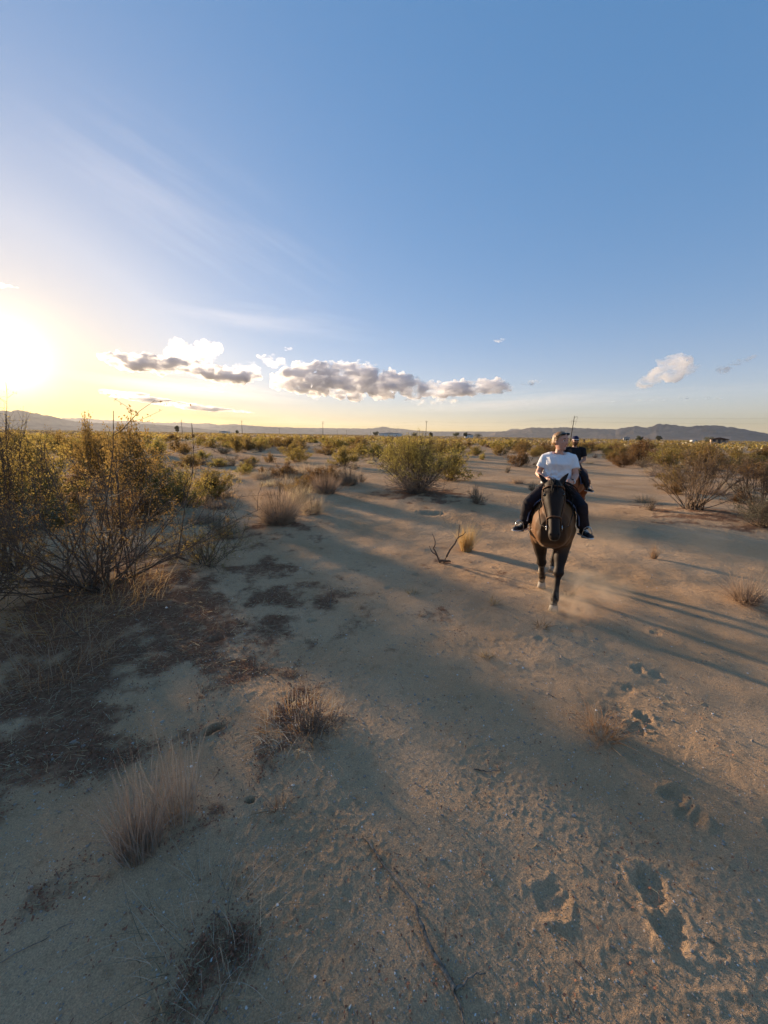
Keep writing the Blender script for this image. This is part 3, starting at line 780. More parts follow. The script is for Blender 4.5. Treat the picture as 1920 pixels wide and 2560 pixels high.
# tan clumps that line the trail: straw blades with dark woody stems
def tan_clump(seed, h, w, n, mats=(M_STRAW, M_STRAW2), wid=.006):
    td = tuft_data('clump_blades', list(mats), seed, n, h, w * .5, .55, wid, .2, base_r=w * .28)
    g, lc = shrub(seed + 1, h * 1.08, w * 1.15, 22, 5, 3, .01, 0, r=.007, lean=(.05, 1.0), bare=.3, wob=.12, up=.1)
    return g.mesh('clump_stems', [M_STEM], True), td
bush('dry_shrub', tan_clump(211, 1.12, 1.25, 1500), (-2.55, 9.1), 0, 'tall tan dry shrub with dark bare twigs, nearest on the left of the trail', 'shrub', lab_parts=('stems', 'blades'))
t2 = tan_clump(221, .8, 1.0, 900, wid=.008)
for (x, y, s, lab) in [(-2.05, 10.75, .75, 'tan dry clump close behind the tall tan shrub on the trail edge'),
                       (-2.15, 13.95, 1.05, 'dense tan dry clump on the left trail edge, third from the near end'),
                       (-2.75, 12.5, .8, 'tan dry clump on the left trail edge, between two larger ones'),
                       (-1.6, 16.9, 1.15, 'pale tan clump jutting into the trail bend left of the big middle bush'),
                       (-2.15, 18.2, .9, 'tan clump behind the one at the trail bend')]:
    bush('dry_shrub', t2, (x, y), x * 9, lab, 'shrub', 'tan clumps along the trail', s, ('stems', 'blades'))

# grass tufts
fg = tuft_data('tuft_blades', [M_STRAWG, M_STRAW], 301, 420, .58, .3, .20, .0046, .22, seg=6, share=(.6, .4), base_r=.12)
o = empty('grass_tuft', (-1.32, 1.72, hz(-1.32, 1.72)), .3, label='tall dry straw-coloured grass tuft, nearest to the viewer at lower left', cat='grass')
link('blades', fg, o)
o.scale = (.88, .88, .9)
fg2 = tuft_data('tuft_blades', [M_STRAWG, M_STRAW], 303, 150, .62, .2, .16, .0046, .12, seg=6, base_r=.10)
c = link('blades', fg2, o); c.location = (.20, .18, 0)
gd_ = tuft_data('tuft_blades', [M_GOLD, M_STRAW], 305, 620, .58, .2, .25, .006, .12, share=(.8, .2), base_r=.10)
link('grass_tuft', gd_, label='glowing golden grass tuft right behind the dead forked branch', cat='grass').location = (1.72, 7.68, hz(1.72, 7.68))
tr = tuft_data('tuft_blades', [M_STRAW, M_STRAW2], 307, 700, .46, .3, .55, .005, .2, base_r=.12)
link('grass_tuft', tr, label='bristly tan tuft at the right edge beyond the hoof prints', cat='grass').location = (5.12, 5.1, hz(5.12, 5.1) - .01)
ts = tuft_data('tuft_blades', [M_STRAW, M_GOLD], 309, 160, .34, .1, .22, .005, .15, base_r=.04)
link('grass_tuft', ts, label='small thin pale grass wisp alone on the sand right of the near horse', cat='grass').location = (5.24, 7.17, hz(5.24, 7.17))
lo = tuft_data('tuft_blades', [M_GOLD, M_STRAW], 311, 230, .24, .2, 1.0, .0050, .4, base_r=.11)
link('grass_tuft', lo, label='squashed golden straw tuft among the hoof prints at lower right', cat='grass').location = (1.74, 2.64, hz(1.74, 2.64) - .01)

# low brittle twig clump, mid left foreground
R0 = np.random.default_rng(5)
g, _ = shrub(321, .19, .95, 40, 5, 3, .01, 0, r=.0048, lean=(.2, 1.35), bare=.15, wob=.28, up=.1)
lt = empty('twig_clump', (-.52, 2.62, hz(-.52, 2.62)), 0, label='low clump of brittle grey twigs and straw in the left middle foreground', cat='shrub')
link('stems', g.mesh('stems', [M_DEAD], True), lt)
link('blades', tuft_data('tuft_blades', [M_STRAWG, M_GOLD], 323, 420, .22, .4, 1.05, .0042, .35, base_r=.32), lt).location = (-.12, .06, 0)
# flattened wisps right of the near tuft
fw = tuft_data('wisp_blades', [M_STRAWG, M_GREY], 331, 190, .34, .5, 1.25, .0030, .35, seg=6, base_r=.30)
link('flattened_grass', fw, label='flattened greyish dry grass wisps on the shaded sand right of the tall tuft', cat='grass').location = (-.80, 1.38, hz(-.8, 1.38) + .005)
fw2 = tuft_data('wisp_blades', [M_STRAWG, M_STRAW], 333, 150, .30, .5, 1.3, .0030, .35, seg=6, base_r=.25)
link('flattened_grass', fw2, label='flattened brown grass beside the dark hollow at the bottom left', cat='grass').location = (-.62, 1.12, hz(-.62, 1.12) + .005)
fw3 = tuft_data('wisp_blades', [M_STRAW, M_GOLD], 335, 420, .5, .7, .95, .005, .4, seg=5, base_r=.5)
link('flattened_grass', fw3, label='tangled pale grass heap under the left creosote bushes', cat='grass').location = (-3.25, 3.45, hz(-3.25, 3.45))

# dead forked branch standing in the sand
def poly_noise(pts, n, amp, R):
    pts = np.asarray(pts, float); t = np.linspace(0, len(pts) - 1, n)
    P = np.stack([np.interp(t, np.arange(len(pts)), pts[:, k]) for k in range(3)], 1)
    N_ = R.normal(size=P.shape) * amp; N_[0] *= .2
    return P + N_
R1 = np.random.default_rng(11)
db = empty('dead_branch', (1.06, 6.87, hz(1.06, 6.87)), 0, label='dead forked branch standing up from the sand in the middle', cat='branch')
def limb(pts, r0, r1, par, name='limb', n=9, amp=.006, mat=M_DEAD):
    g = Geo(); g.tube(poly_noise(pts, n, amp, R1), r0, r1, 6)
    return link(name, g.mesh(name, [mat], True), par)
M_DARKWOOD = simple_mat('weathered_wood', (.085, .055, .040), .95, .1, col2=(.16, .12, .09), nscale=45, bump=.6, bscale=70)
limb([(.05, 0, -.05), (.12, .02, .12), (.26, .05, .36), (.33, .06, .50), (.35, .06, .72)], .022, .006, db, mat=M_DARKWOOD)
limb([(.02, 0, -.05), (-.06, .02, .13), (-.13, .0, .28), (-.10, .02, .40), (-.17, 0, .55)], .020, .005, db, mat=M_DARKWOOD)
limb([(-.05, .01, .12), (-.16, -.03, .22), (-.22, -.04, .33)], .014, .005, db, 'twig', 5, mat=M_DARKWOOD)
limb([(.31, .05, .46), (.40, .04, .53), (.45, .03, .60)], .012, .004, db, 'twig', 5, mat=M_DARKWOOD)
limb([(-.02, 0, .03), (.10, -.05, .06), (.19, -.06, .05)], .026, .012, db, 'root', 5, mat=M_DARKWOOD)

# fallen sticks
def stick(pts, r0, r1, label, mat=M_DEAD, branches=()):
    P = np.array([(x, y, hz(x, y) + r0 * .7 + dz) for x, y, dz in pts])
    root = P[0].copy()
    o = empty('stick', tuple(root), 0, label=label, cat='stick')
    g = Geo(); g.tube(poly_noise(P - root, 14, .004, R1), r0, r1, 6); link('main_stem', g.mesh('stick', [mat], True), o)
    for b in branches:
        B = np.array([(x, y, hz(x, y) + r1 + dz) for x, y, dz in b])
        g = Geo(); g.tube(poly_noise(B - root, 8, .004, R1), r1 * 1.2, r1 * .6, 5); link('side_twig', g.mesh('twig', [mat], True), o)
    return o
stick([(.33, 1.20, .0), (.22, 1.36, .01), (.17, 1.50, .02), (.04, 1.66, .01), (-.10, 1.83, 0)], .012, .005, 'long curved grey stick lying on the sand at the bottom centre',
      branches=([(.33, 1.20, 0), (.40, 1.235, .006), (.47, 1.25, .003)], [(.32, 1.21, .0), (.35, 1.13, .0), (.35, 1.08, 0)]))
stick([(-.72, .98, 0), (-.66, 1.14, .005), (-.62, 1.30, .006)], .005, .002, 'thin pale stick at the bottom edge left of centre')
stick([(-.80, 1.46, .01), (-.72, 1.42, .015), (-.66, 1.38, .0)], .004, .0018, 'short pale broken stalk on the flattened grass')
stick([(-1.75, 1.20, .0), (-1.62, 1.27, .005), (-1.45, 1.40, .0)], .003, .0015, 'thin dry stalk at the lower left below the tall tuft')
stick([(-1.05, .98, .0), (-.95, 1.0, .004), (-.86, .99, .0)], .003, .0014, 'tiny curved straw near the bottom left')
stick([(.66, 2.30, .0), (.74, 2.27, .004), (.86, 2.30, .0)], .005, .002, 'short curved twig in a shallow dip at centre right')
stick([(-.72, 4.9, .0), (-.71, 5.0, .11), (-.73, 5.08, .22)], .007, .003, 'small upright pale stick left of centre', M_DEAD)
for (x, y, s, lab) in [(1.55, 5.0, .16, 'small reddish dried weed in front of the dead branch'), (1.95, 4.35, .14, 'small brown weed left of the near horse hoof'), (1.12, 3.72, .12, 'tiny rusty weed on the sand in the centre'),
                       (-.62, 2.0, .10, 'dark red dried weed ball right of the tall grass tuft'), (.45, 5.4, .14, 'small brown weed beside the burrow in mid sand'), (-.35, 1.02, .09, 'rusty dried weed at the bottom edge'),
                       (2.75, 5.35, .16, 'reddish dried weed just right of the near horse front hooves')]:
    td = tuft_data('weed', [M_STRAW2, M_LEAFR], int(x * 100 + y * 37) % 9999 + 400, 90, s, s * .8, 1.0, .006, .5, seg=3, base_r=s * .4)
    link('dried_weed', td, label=lab, cat='weed').location = (x, y, hz(x, y))

# ------------------------------------------------------------------ shrubs of the middle distance
VAR = {
    'creo': [shrub_joint('creosote_bush', (M_STEM, M_LEAF), 500 + i, .045, h=1, w=1.0 * 1.7, stems=22 + 3 * i, subs=6, twigs=4, nleaf=9, r=.010, lean=(.05, 1.15), bare=.22, wob=.12, up=.2) for i in range(4)],
    'creor': [shrub_joint('creosote_bush', (M_STEM, M_LEAFR), 520 + i, .045, h=1, w=1.7, stems=22 + 3 * i, subs=6, twigs=4, nleaf=9, r=.010, lean=(.05, 1.15), bare=.22, wob=.12, up=.2) for i in range(3)],
    'scrub': [shrub_joint('low_scrub', (M_STEM, M_GREY), 540 + i, .04, h=1, w=2.0, stems=24, subs=6, twigs=4, nleaf=6, r=.012, lean=(.1, 1.3), bare=.15, wob=.16, up=.1) for i in range(2)],
    'dead': [shrub_joint('dead_shrub', (M_TWIG, M_STRAW2), 550 + i, .035, h=1, w=1.9, stems=30, subs=7, twigs=4, nleaf=2, r=.014, lean=(.1, 1.25), bare=.15, wob=.16, up=.1) for i in range(3)],
    'tan': [tuft_data('dry_clump', [M_STRAW, M_STRAW2], 560 + i, 380, 1.0, 1.0, .62, .020, .25, seg=3, base_r=.48) for i in range(3)],
}
NAME = {'creo': 'creosote_bush', 'creor': 'creosote_bush', 'scrub': 'low_scrub', 'dead': 'dead_shrub', 'tan': 'dry_clump'}
CAT = {'creo': 'bush', 'creor': 'bush', 'scrub': 'bush', 'dead': 'shrub', 'tan': 'shrub'}
WID = {'creo': 1.7, 'creor': 1.7, 'scrub': 2.0, 'dead': 1.9, 'tan': 1.25}
VC = {k: 0 for k in VAR}
def plant(kind, x, y, h, w, label, group):
    i = VC[kind] = VC[kind] + 1
    o = link(NAME[kind], VAR[kind][i % len(VAR[kind])], label=label, cat=CAT[kind], group=group)
    o.location = (x, y, hz(x, y) - .03 * h)
    o.rotation_euler = (0, 0, (i * 2.399) % 6.283)
    ww = w * (1.3 if kind in ('creo', 'creor', 'scrub') else 1.1) / WID[kind]; o.scale = (ww, ww, h * 1.05)
    return o
MID = [
    ('creo', -23.88, 45.00, 1.32, 2.32, 'dark green bush left of the far sandy patch, beside a short power pole'), ('creo', -15.55, 33.07, 0.75, 1.54, 'olive bush with yellow tips left of the sandy clearing'),
    ('scrub', -17.53, 42.28, 0.94, 2.39, 'wide dark scrub under the tall green bush on the left flats'), ('creo', -17.89, 47.17, 1.86, 1.94, 'tall narrow green bush below the third power pole from the left'),
    ('dead', -12.66, 31.22, 0.5, 1.94, 'long dark dead shrub at the left of the sandy clearing'), ('creo', -9.29, 31.05, 0.75, 0.96, 'small olive bush on the sandy clearing left of the trail'),
    ('creo', -7.27, 32.47, 1.05, 2.35, 'wide green bush right of the sandy clearing'), ('creo', -14.80, 59.56, 1.68, 4.89, 'broad dark bush mass behind the sandy clearing'),
    ('tan', -17.16, 47.43, 0.45, 0.68, 'small tan clump on the sandy clearing'), ('tan', -4.27, 21.37, 0.88, 1.11, 'brown tan clump with dark base left of the trail bend'),
    ('dead', -3.83, 22.56, 0.55, 0.66, 'small dark dead shrub right of the brown tan clump'), ('creo', -6.10, 13.57, 0.95, 1.6, 'olive bush right of the creosote thicket, at the edge of the pale sand'),
    ('creo', -6.08, 11.79, 1.1, 1.4, 'yellow-olive bush just right of the large sprawling creosote'), ('creo', -6.92, 12.13, 1.15, 1.3, 'rounded olive bush behind the large sprawling creosote'),
    ('tan', -7.93, 17.06, 0.6, 0.74, 'pinkish tan clump in the left thicket'), ('dead', -9.85, 18.66, 0.45, 0.9, 'low reddish dead shrub in the left thicket'),
    ('scrub', -3.48, 8.12, 0.42, 1.0, 'low olive scrub left of the tall tan shrub'), ('creo', -2.95, 28.29, 1.33, 2.40, 'round dark-based creosote left of the trail, behind the tan clumps'),
    ('creo', -7.56, 62.79, 1.52, 3.86, 'wide olive bush in front of the fourth power pole'), ('creo', -2.83, 40.96, 1.33, 2.53, 'olive bush behind the round dark-based creosote'),
    ('creo', 0.47, 35.34, 1.51, 1.89, 'round green creosote left behind the big middle bush'), ('tan', -1.73, 39.10, 0.48, 0.80, 'small tan clump left of the round green creosote'),
    ('dead', -0.20, 28.46, 0.40, 0.86, 'low dark shrub on the sand before the round green creosote'), ('dead', -1.08, 17.91, 0.49, 0.6, 'small grey shrub right of the pale tan clump at the trail bend'),
    ('tan', -3.92, 24.32, 0.6, 0.95, 'tan clump with grey base behind the trail bend'), ('creo', 3.42, 20.0, 1.5, 2.5, 'dense dark creosote close behind the right side of the big middle bush'),
    ('dead', 3.15, 13.02, 0.62, 0.9, 'thin twiggy shrub at the right foot of the big middle bush'), ('creor', 10.33, 30.12, 1.29, 1.80, 'rusty olive round bush left of the woman rider shoulder'),
    ('dead', 8.03, 25.22, 0.5, 0.6, 'small dead shrub in front of the rusty round bush'), ('tan', 6.71, 19.35, 0.40, 0.55, 'small pale clump on open sand left of the woman rider'),
    ('dead', 6.52, 16.90, 0.40, 0.6, 'small brown shrub left of the near horse ears'), ('creo', 13.43, 45.56, 1.11, 1.96, 'small olive bush at the far end of the open sand'),
    ('creo', 19.69, 50.11, 1.32, 1.85, 'olive bush just left of the woman rider head'), ('dead', 25.01, 71.12, 1.00, 2.62, 'dark shrub far behind the woman rider head'),
    ('creo', 9.46, 37.49, 0.6, 0.9, 'little bush right behind the big middle bush'), ('creo', 10.47, 44.72, 1.00, 1.93, 'grey-green bush behind the big middle bush'),
    ('creor', 19.75, 32.33, 1.19, 2.00, 'reddish round bush nearest right of the man rider'), ('dead', 21.59, 32.28, 0.9, 1.8, 'grey dead shrub right beside the reddish round bush'),
    ('creor', 33.25, 50.24, 2.13, 5.66, 'very broad rusty bush mass right of the man rider'), ('creor', 37.64, 51.46, 1.56, 3.69, 'rusty bush continuing the broad mass to the right'),
    ('creor', 25.25, 31.03, 1.83, 3.03, 'large rusty bush standing behind the open grey-stemmed one'), ('creor', 14.59, 19.22, 0.96, 1.6, 'small rusty bush left behind the open grey-stemmed one'),
    ('tan', 9.53, 13.92, 0.35, 0.6, 'pale dry ball of weed on the sand left of the grey-stemmed bush'), ('dead', 8.35, 11.86, 0.36, 0.45, 'small twiggy weed in front of the pale dry ball'),
    ('creor', 44.36, 48.89, 1.28, 3.50, 'dark rusty bush far right on the flats'), ('creo', 46.20, 47.76, 1.16, 2.93, 'dark olive bush at the far right edge of the flats'),
    ('creo', -14.6, 19.0, 2.55, 2.0, 'tall creosote behind the left thicket, pointed tip above the skyline'), ('creo', -8.20, 12.54, 2.4, 1.9, 'tall creosote in the left thicket with a leafy sprig above the skyline'),
    ('creo', -11.58, 12.62, 1.84, 2.6, 'wide creosote in the left thicket behind the tall edge bush'), ('creo', -19.92, 27.06, 1.65, 3.37, 'wide bush behind the left thicket, below the second power pole'),
    ('creo', -27.55, 29.57, 1.80, 3.68, 'broad bush far left below the sloping hill'), ('creo', -21.46, 37.07, 1.50, 2.68, 'olive bush behind the left thicket, left of the dark green one'),
    ('tan', 16.01, 17.44, 0.55, 1.09, 'tan clump at the right edge behind the grey-stemmed bush'), ('creor', 23.12, 24.28, 1.00, 2.01, 'rusty bush at the right edge behind the tan clump'),
    ('creo', -9.3, 9.4, 1.7, 2.4, 'creosote at the left edge behind the tall edge bush'),
]
for m in MID:
    plant(*m, 'shrubs of the middle distance')
# ------------------------------------------------------------------ scrub of the far flats
RF = np.random.default_rng(77)
def free(x, y):
    if abs(x - .27 * y) < 2.2 and y < 75: return False           # sandy track
    if abs(x + .27 * y) < 2.0 and 26 < y < 40: return False      # pale clearing
    for m in MID:
        if (x - m[1]) ** 2 + (y - m[2]) ** 2 < (m[4] * .6 + .5) ** 2: return False
    return True
def scatter(n, r0, r1, kind, hs, ws, label, group):
    k = 0
    while k < n:
        a = RF.uniform(-50, 50); r = r0 * (r1 / r0) ** (RF.random() ** .85)
        x, y = r * math.sin(rad(a)), r * math.cos(rad(a))
        if y < 24 or not free(x, y): continue
        if vnoise(np.array([x / 17]), np.array([y / 17]), 90)[0] < -.25 and RF.random() < .75: continue
        h = RF.uniform(*hs)
        plant(kind, x, y, h, h * RF.uniform(*ws), label, group); k += 1
scatter(150, 38, 150, 'creo', (.8, 1.7), (1.5, 2.4), 'olive creosote bush among the many dotted over the far flats', 'olive bushes of the far flats')
scatter(110, 38, 150, 'creor', (.8, 1.6), (1.5, 2.5), 'rusty brown creosote bush among the many dotted over the far flats', 'rusty bushes of the far flats')
scatter(150, 24, 120, 'tan', (.3, .62), (1.4, 2.2), 'small tan clump among the many between the far bushes', 'tan clumps of the far flats')
scatter(80, 24, 110, 'dead', (.3, .7), (1.4, 2.2), 'small grey-brown dead shrub among the many between the far bushes', 'dead shrubs of the far flats')

RT = np.random.default_rng(71)
def thicket(n, kinds, box, label, group, skip):
    k = 0
    while k < n:
        x, y = RT.uniform(box[0], box[1]), RT.uniform(box[2], box[3])
        if skip(x, y): continue
        kind = kinds[k % len(kinds)]; h = RT.uniform(.35, .85) * (.6 if kind in ('tan', 'dead') else 1)
        plant(kind, x, y, h, h * RT.uniform(1.6, 2.4), label[kind], group); k += 1
thicket(46, ('creo', 'tan', 'creo', 'scrub', 'dead', 'creor'), (-17, -3.6, 7.5, 30), {
    'creo': 'small olive bush filling the thicket on the left', 'creor': 'small rusty bush filling the thicket on the left', 'tan': 'small straw clump filling the thicket on the left',
    'scrub': 'low grey-green scrub filling the thicket on the left', 'dead': 'small dead shrub filling the thicket on the left'}, 'small plants of the left thicket',
    lambda x, y: x > -2.6 - .13 * y or (x < -.55 * y - 4 and y > 20) or (abs(x + .42 * y) < 1.1 and 10 < y < 26))
thicket(40, ('tan', 'tan', 'creor', 'tan', 'dead'), (-7.5, -2.2, 9.5, 24), {
    'creor': 'small rusty bush left of the trail between the tan clumps', 'tan': 'small straw clump left of the trail between the larger tan clumps', 'dead': 'small dead shrub left of the trail between the tan clumps'}, 'small plants left of the trail',
    lambda x, y: x > -1.75 - .03 * y or (abs(x + .36 * y) < .55))
thicket(34, ('tan', 'creor', 'tan', 'dead'), (10, 34, 14, 34), {
    'creor': 'small rusty bush behind the open grey-stemmed bush on the right', 'tan': 'small straw clump behind the open grey-stemmed bush on the right', 'dead': 'small dead shrub behind the open grey-stemmed bush on the right'}, 'small plants of the right flats',
    lambda x, y: x < .62 * y + 1.5)
def far_scrub():
    """bushes too far off to tell apart, from 130 m outward"""
    R = np.random.default_rng(79)
    n = 7600
    a = np.radians(R.uniform(-58, 58, n)); r = 115 * (3600 / 115) ** (R.random(n) ** 1.1)
    x, y = r * np.sin(a), r * np.cos(a)
    keep = vnoise(x / 60, y / 60, 91) > -.45
    x, y, r = x[keep], y[keep], r[keep]; n = len(x)
    z = height(x, y, np.full(n, 4.0))
    h = R.uniform(.7, 1.7, n) * (1 + r / 2500); w = h * R.uniform(.8, 1.5, n)
    g = Geo()
    per = 22
    for mi in range(3):
        sel = np.where(R.integers(0, 3, n) == mi)[0] if mi < 0 else np.arange(n)[(np.arange(n) % 3) == mi]
        hh, ww = h[sel], w[sel]
        if mi == 2: hh = hh * .5
        u = R.normal(size=(len(sel), per, 3)); u /= np.linalg.norm(u, axis=2, keepdims=True); u *= R.random((len(sel), per, 1)) ** .4
        u[..., 2] = np.abs(u[..., 2])
        C = np.stack([x[sel][:, None] + u[..., 0] * ww[:, None], y[sel][:, None] + u[..., 1] * ww[:, None], z[sel][:, None] + u[..., 2] * hh[:, None] * .9], -1).reshape(-1, 3)
        g.leaves(C, .55, R, mi, .8)
    link('distant_scrub', g.mesh('distant_scrub', [M_LEAF, M_LEAFR, M_STRAW]), kind='stuff', label='continuous belt of far desert scrub towards the horizon')
far_scrub()

# ------------------------------------------------------------------ power poles
M_POLE = simple_mat('pole_wood', (.10, .075, .058), .9, .1, col2=(.06, .045, .035), nscale=8)
M_WIRE = simple_mat('wire', (.05, .05, .05), .6, .4)
M_INS = simple_mat('insulator', (.30, .30, .32), .3, .5)
def cyl(p0, p1, r0, r1, k=8):
    g = Geo(); g.tube([p0, tuple((np.array(p0) + np.array(p1)) / 2), p1], r0, r1, k); return g
POLES = []
def power_pole(x, y, h, lean, rz, style, label):
    o = empty('power_pole', (x, y, hz(x, y) - .2), rz, label=label, cat='pole', group='power poles across the flats')
    link('shaft', cyl((0, 0, 0), (lean * h, 0, h), .24, .15).mesh('shaft', [M_POLE], True), o)
    lx = lambda z: lean * z
    if style == 'hook':           # curved steel arms
        for z, s, L in ((h, 1, 1.6), (h - 2.2, 1, 1.3), (h - 2.2, -1, 1.3)):
            t = np.linspace(0, 1, 9)
            P = np.stack([lx(z) + s * L * np.sin(t * 2.2), 0 * t, z - .9 + .9 * np.sin(t * 3.0) - t * .9], 1)
            g = Geo(); g.tube(P, .07, .05, 6); a = link('arm', g.mesh('arm', [M_POLE], True), o)
            link('insulator', cyl(P[-1], P[-1] - np.array([0, 0, .9]), .10, .08, 6).mesh('insulator', [M_INS], True), a)
    elif style == 'cross':
        for z, L, off in ((h - .4, 1.5, .9), (h - 2.0, 2.6, 0)):
            a = link('crossarm', cyl((lx(z) - L / 2 + off, .16, z), (lx(z) + L / 2 + off, .16, z), .09, .09, 6).mesh('crossarm', [M_POLE], True), o)
            for s in (-1, 1):
                e = (lx(z) + s * L * .48 + off, .16, z)
                link('insulator', cyl(e, (e[0], e[1], e[2] - .8), .10, .08, 6).mesh('insulator', [M_INS], True), a)
    else:
        z = h - .5
        a = link('crossarm', cyl((lx(z) - 1.1, .16, z), (lx(z) + 1.1, .16, z), .08, .08, 6).mesh('crossarm', [M_POLE], True), o)
        z = h - 1.5
        a = link('crossarm', cyl((lx(z) - .8, .16, z), (lx(z) + .8, .16, z), .08, .08, 6).mesh('crossarm', [M_POLE], True), o)
    return o
for i, (x, y, h, lean, st, lab) in enumerate([
        (102.0, 216.3, 14, .055, 'hook', 'tall leaning power pole with hooked arms just behind the two riders'),
        (31.3, 303.0, 14, .01, 'plain', 'power pole above the big middle bush'),
        (-58.5, 369.5, 14, .0, 'cross', 'double-armed power pole left of the middle'),
        (-139.5, 383.7, 14, .0, 'plain', 'power pole above the tall narrow green bush, left of the double-armed one'),
        (-207.3, 401.5, 14, .0, 'cross', 'power pole at left with a hooked top, above the dark green bush'),
        (-293.9, 449.2, 14, .0, 'plain', 'power pole hidden among the left creosote sprigs'),
        (-401.6, 523.6, 14, .0, 'cross', 'power pole farthest left below the far ridge'),
        (-228.0, 465.5, 11, 0, 'plain', 'short power pole right beside the left hooked one'),
        (-177.9, 660.8, 11, 0, 'plain', 'faint far pole left of the double-armed one'),
        (-92.7, 759.4, 11, 0, 'plain', 'faint far pole just right of the double-armed one, nearer of two'),
        (-79.3, 804.0, 11, 0, 'plain', 'faint far pole just right of the double-armed one, farther of two'),
        (-32.7, 889.0, 11, 0, 'plain', 'faint far pole left of the small knob on the skyline'),
        (32.5, 1286.4, 11, 0, 'plain', 'very small far pole left of the middle pole'),
        (467.2, 829.0, 9, 0, 'plain', 'small far pole right of the man rider below the range')]):
    power_pole(x, y, h, lean, -.35 + .02 * i, st, lab)
def span(a, b, za, zb, label):
    t = np.linspace(0, 1, 14)
    for k, (off, dz) in enumerate(((0, 0), (1.1, -2.2))):
        P = np.stack([a[0] + (b[0] - a[0]) * t + off, a[1] + (b[1] - a[1]) * t, za + dz + (zb - za) * t - 4 * 2.0 * t * (1 - t)], 1)
        root = P[0].copy()
        g = Geo(); g.tube(P - root, .013, .013, 4)
        link('power_line', g.mesh('power_line', [M_WIRE], True), label=label[k], cat='wire', group='wires of the power line').location = root
pl = [(260, 60), (102.8, 216.3), (31.3, 303.0), (-58.5, 369.5), (-139.5, 383.7), (-207.3, 401.5), (-293.9, 449.2)]
nm = ['right edge and the leaning hooked pole', 'leaning hooked pole and the middle pole', 'middle pole and the double-armed pole', 'double-armed pole and the next on its left', 'next two poles on the left', 'left hooked pole and the one among the sprigs']
for i in range(6):
    span(pl[i], pl[i + 1], 13.2, 13.2, ['upper thin wire between the ' + nm[i], 'lower thin wire between the ' + nm[i]])

# ------------------------------------------------------------------ far trees and buildings
M_TREE = leaf_mat('far_tree_leaf', (.085, .085, .04), (.14, .13, .06), .4)
M_TREE2 = leaf_mat('pale_tree_leaf', (.11, .11, .06), (.17, .16, .09), .3)
M_TRUNK = simple_mat('bark', (.10, .075, .055), .95, .1)
def tree(x, y, h, w, mat, label, seed):
    R = np.random.default_rng(seed)
    o = empty('tree', (x, y, hz(x, y) - .1), 0, label=label, cat='tree', group='trees near the far houses')
    g = Geo(); g.tube([(0, 0, 0), (.1, 0, h * .25), (0, .1, h * .5)], h * .05, h * .025, 6)
    for i in range(7):
        a = R.uniform(0, 6.28); l = R.uniform(.2, .42)
        g.tube([(0, 0, h * .3), (w * .25 * math.cos(a), w * .25 * math.sin(a), h * (.35 + l * .4)), (w * .42 * math.cos(a), w * .42 * math.sin(a), h * (.4 + l))], h * .02, h * .008, 4)
    link('trunk', g.mesh('trunk', [M_TRUNK], True), o)
    C = []
    for i in range(26):
        u = R.normal(size=3); u /= np.linalg.norm(u); u *= R.random() ** .4
        c = np.array([u[0] * w * .42, u[1] * w * .42, h * .62 + u[2] * h * .34]); s = R.uniform(.10, .2) * w
        q = R.normal(size=(34, 3)); q /= np.linalg.norm(q, axis=1, keepdims=True)
        C.append(c + q * s * R.random((34, 1)) ** .4)
    lg = Geo(); lg.leaves(np.concatenate(C), .11 * h, R, 0, .7)
    link('crown', lg.mesh('crown', [mat]), o)
for i, (x, y, h, w, m, lab) in enumerate([
        (163.0, 251.9, 4.2, 4.6, M_TREE, 'small dark round tree on the right flats below the range saddle'), (239.8, 344.8, 5, 5.5, M_TREE2, 'thin pale tree right of the small dark round one'),
        (190.7, 231.6, 3.8, 8.0, M_TREE2, 'wide grey-green tree left of the brown-roofed house'), (-196.5, 371.2, 7.5, 4.5, M_TREE, 'lone dark tree left of the left hooked pole'),
        (-12.1, 519.9, 7, 9, M_TREE, 'dark round tree at the left end of the far white building'), 
        (38.6, 518.6, 6.0, 9, M_TREE, 'dark tree left of the middle power pole foot'), (106.4, 590.5, 7, 11, M_TREE, 'left one of two dark trees by the far village'),
        (118.4, 580.0, 8, 8, M_TREE, 'right one of two dark trees by the far village'), (-176.2, 467.9, 5, 5, M_TREE, 'small tree just left of the pole above the narrow green bush'),
        (52.1, 447.7, 7, 6, M_TREE2, 'pale tree beside the middle power pole'), (150.0, 640.0, 6, 16, M_TREE, 'wide dark tree right of the far village'), ]):
    tree(x, y, h, w, m, lab, 700 + i)

M_WALLW = simple_mat('white_wall', (.72, .70, .66), .8, .2, noise=.15, nscale=1)
M_WALLT = simple_mat('tan_wall', (.42, .33, .25), .85, .2, noise=.2, nscale=1)
M_ROOF = simple_mat('roof_brown', (.12, .075, .055), .9, .1, noise=.3, nscale=2)
M_ROOFG = simple_mat('roof_grey', (.35, .35, .36), .7, .3, noise=.2, nscale=2)
M_DARK = simple_mat('dark_opening', (.03, .035, .04), .3, .5)
def gable(w, d, z0, rise, over=.4):
    g = Geo(); a, b = w / 2 + over, d / 2 + over; t = .18
    V = []
    for y in (-b, b):
        V += [(-a, y, z0 + .004), (a, y, z0 + .004), (a, y, z0 + t), (0, y, z0 + rise + t), (-a, y, z0 + t)]
    g.add(V, [(0, 1, 6, 5), (1, 2, 7, 6), (2, 3, 8, 7), (3, 4, 9, 8), (4, 0, 5, 9)])
    g.add([V[i] for i in range(5)], None, [(0, 4, 3), (0, 3, 2), (0, 2, 1)]); g.add([V[i] for i in range(5, 10)], None, [(0, 3, 4), (0, 2, 3), (0, 1, 2)])
    return g
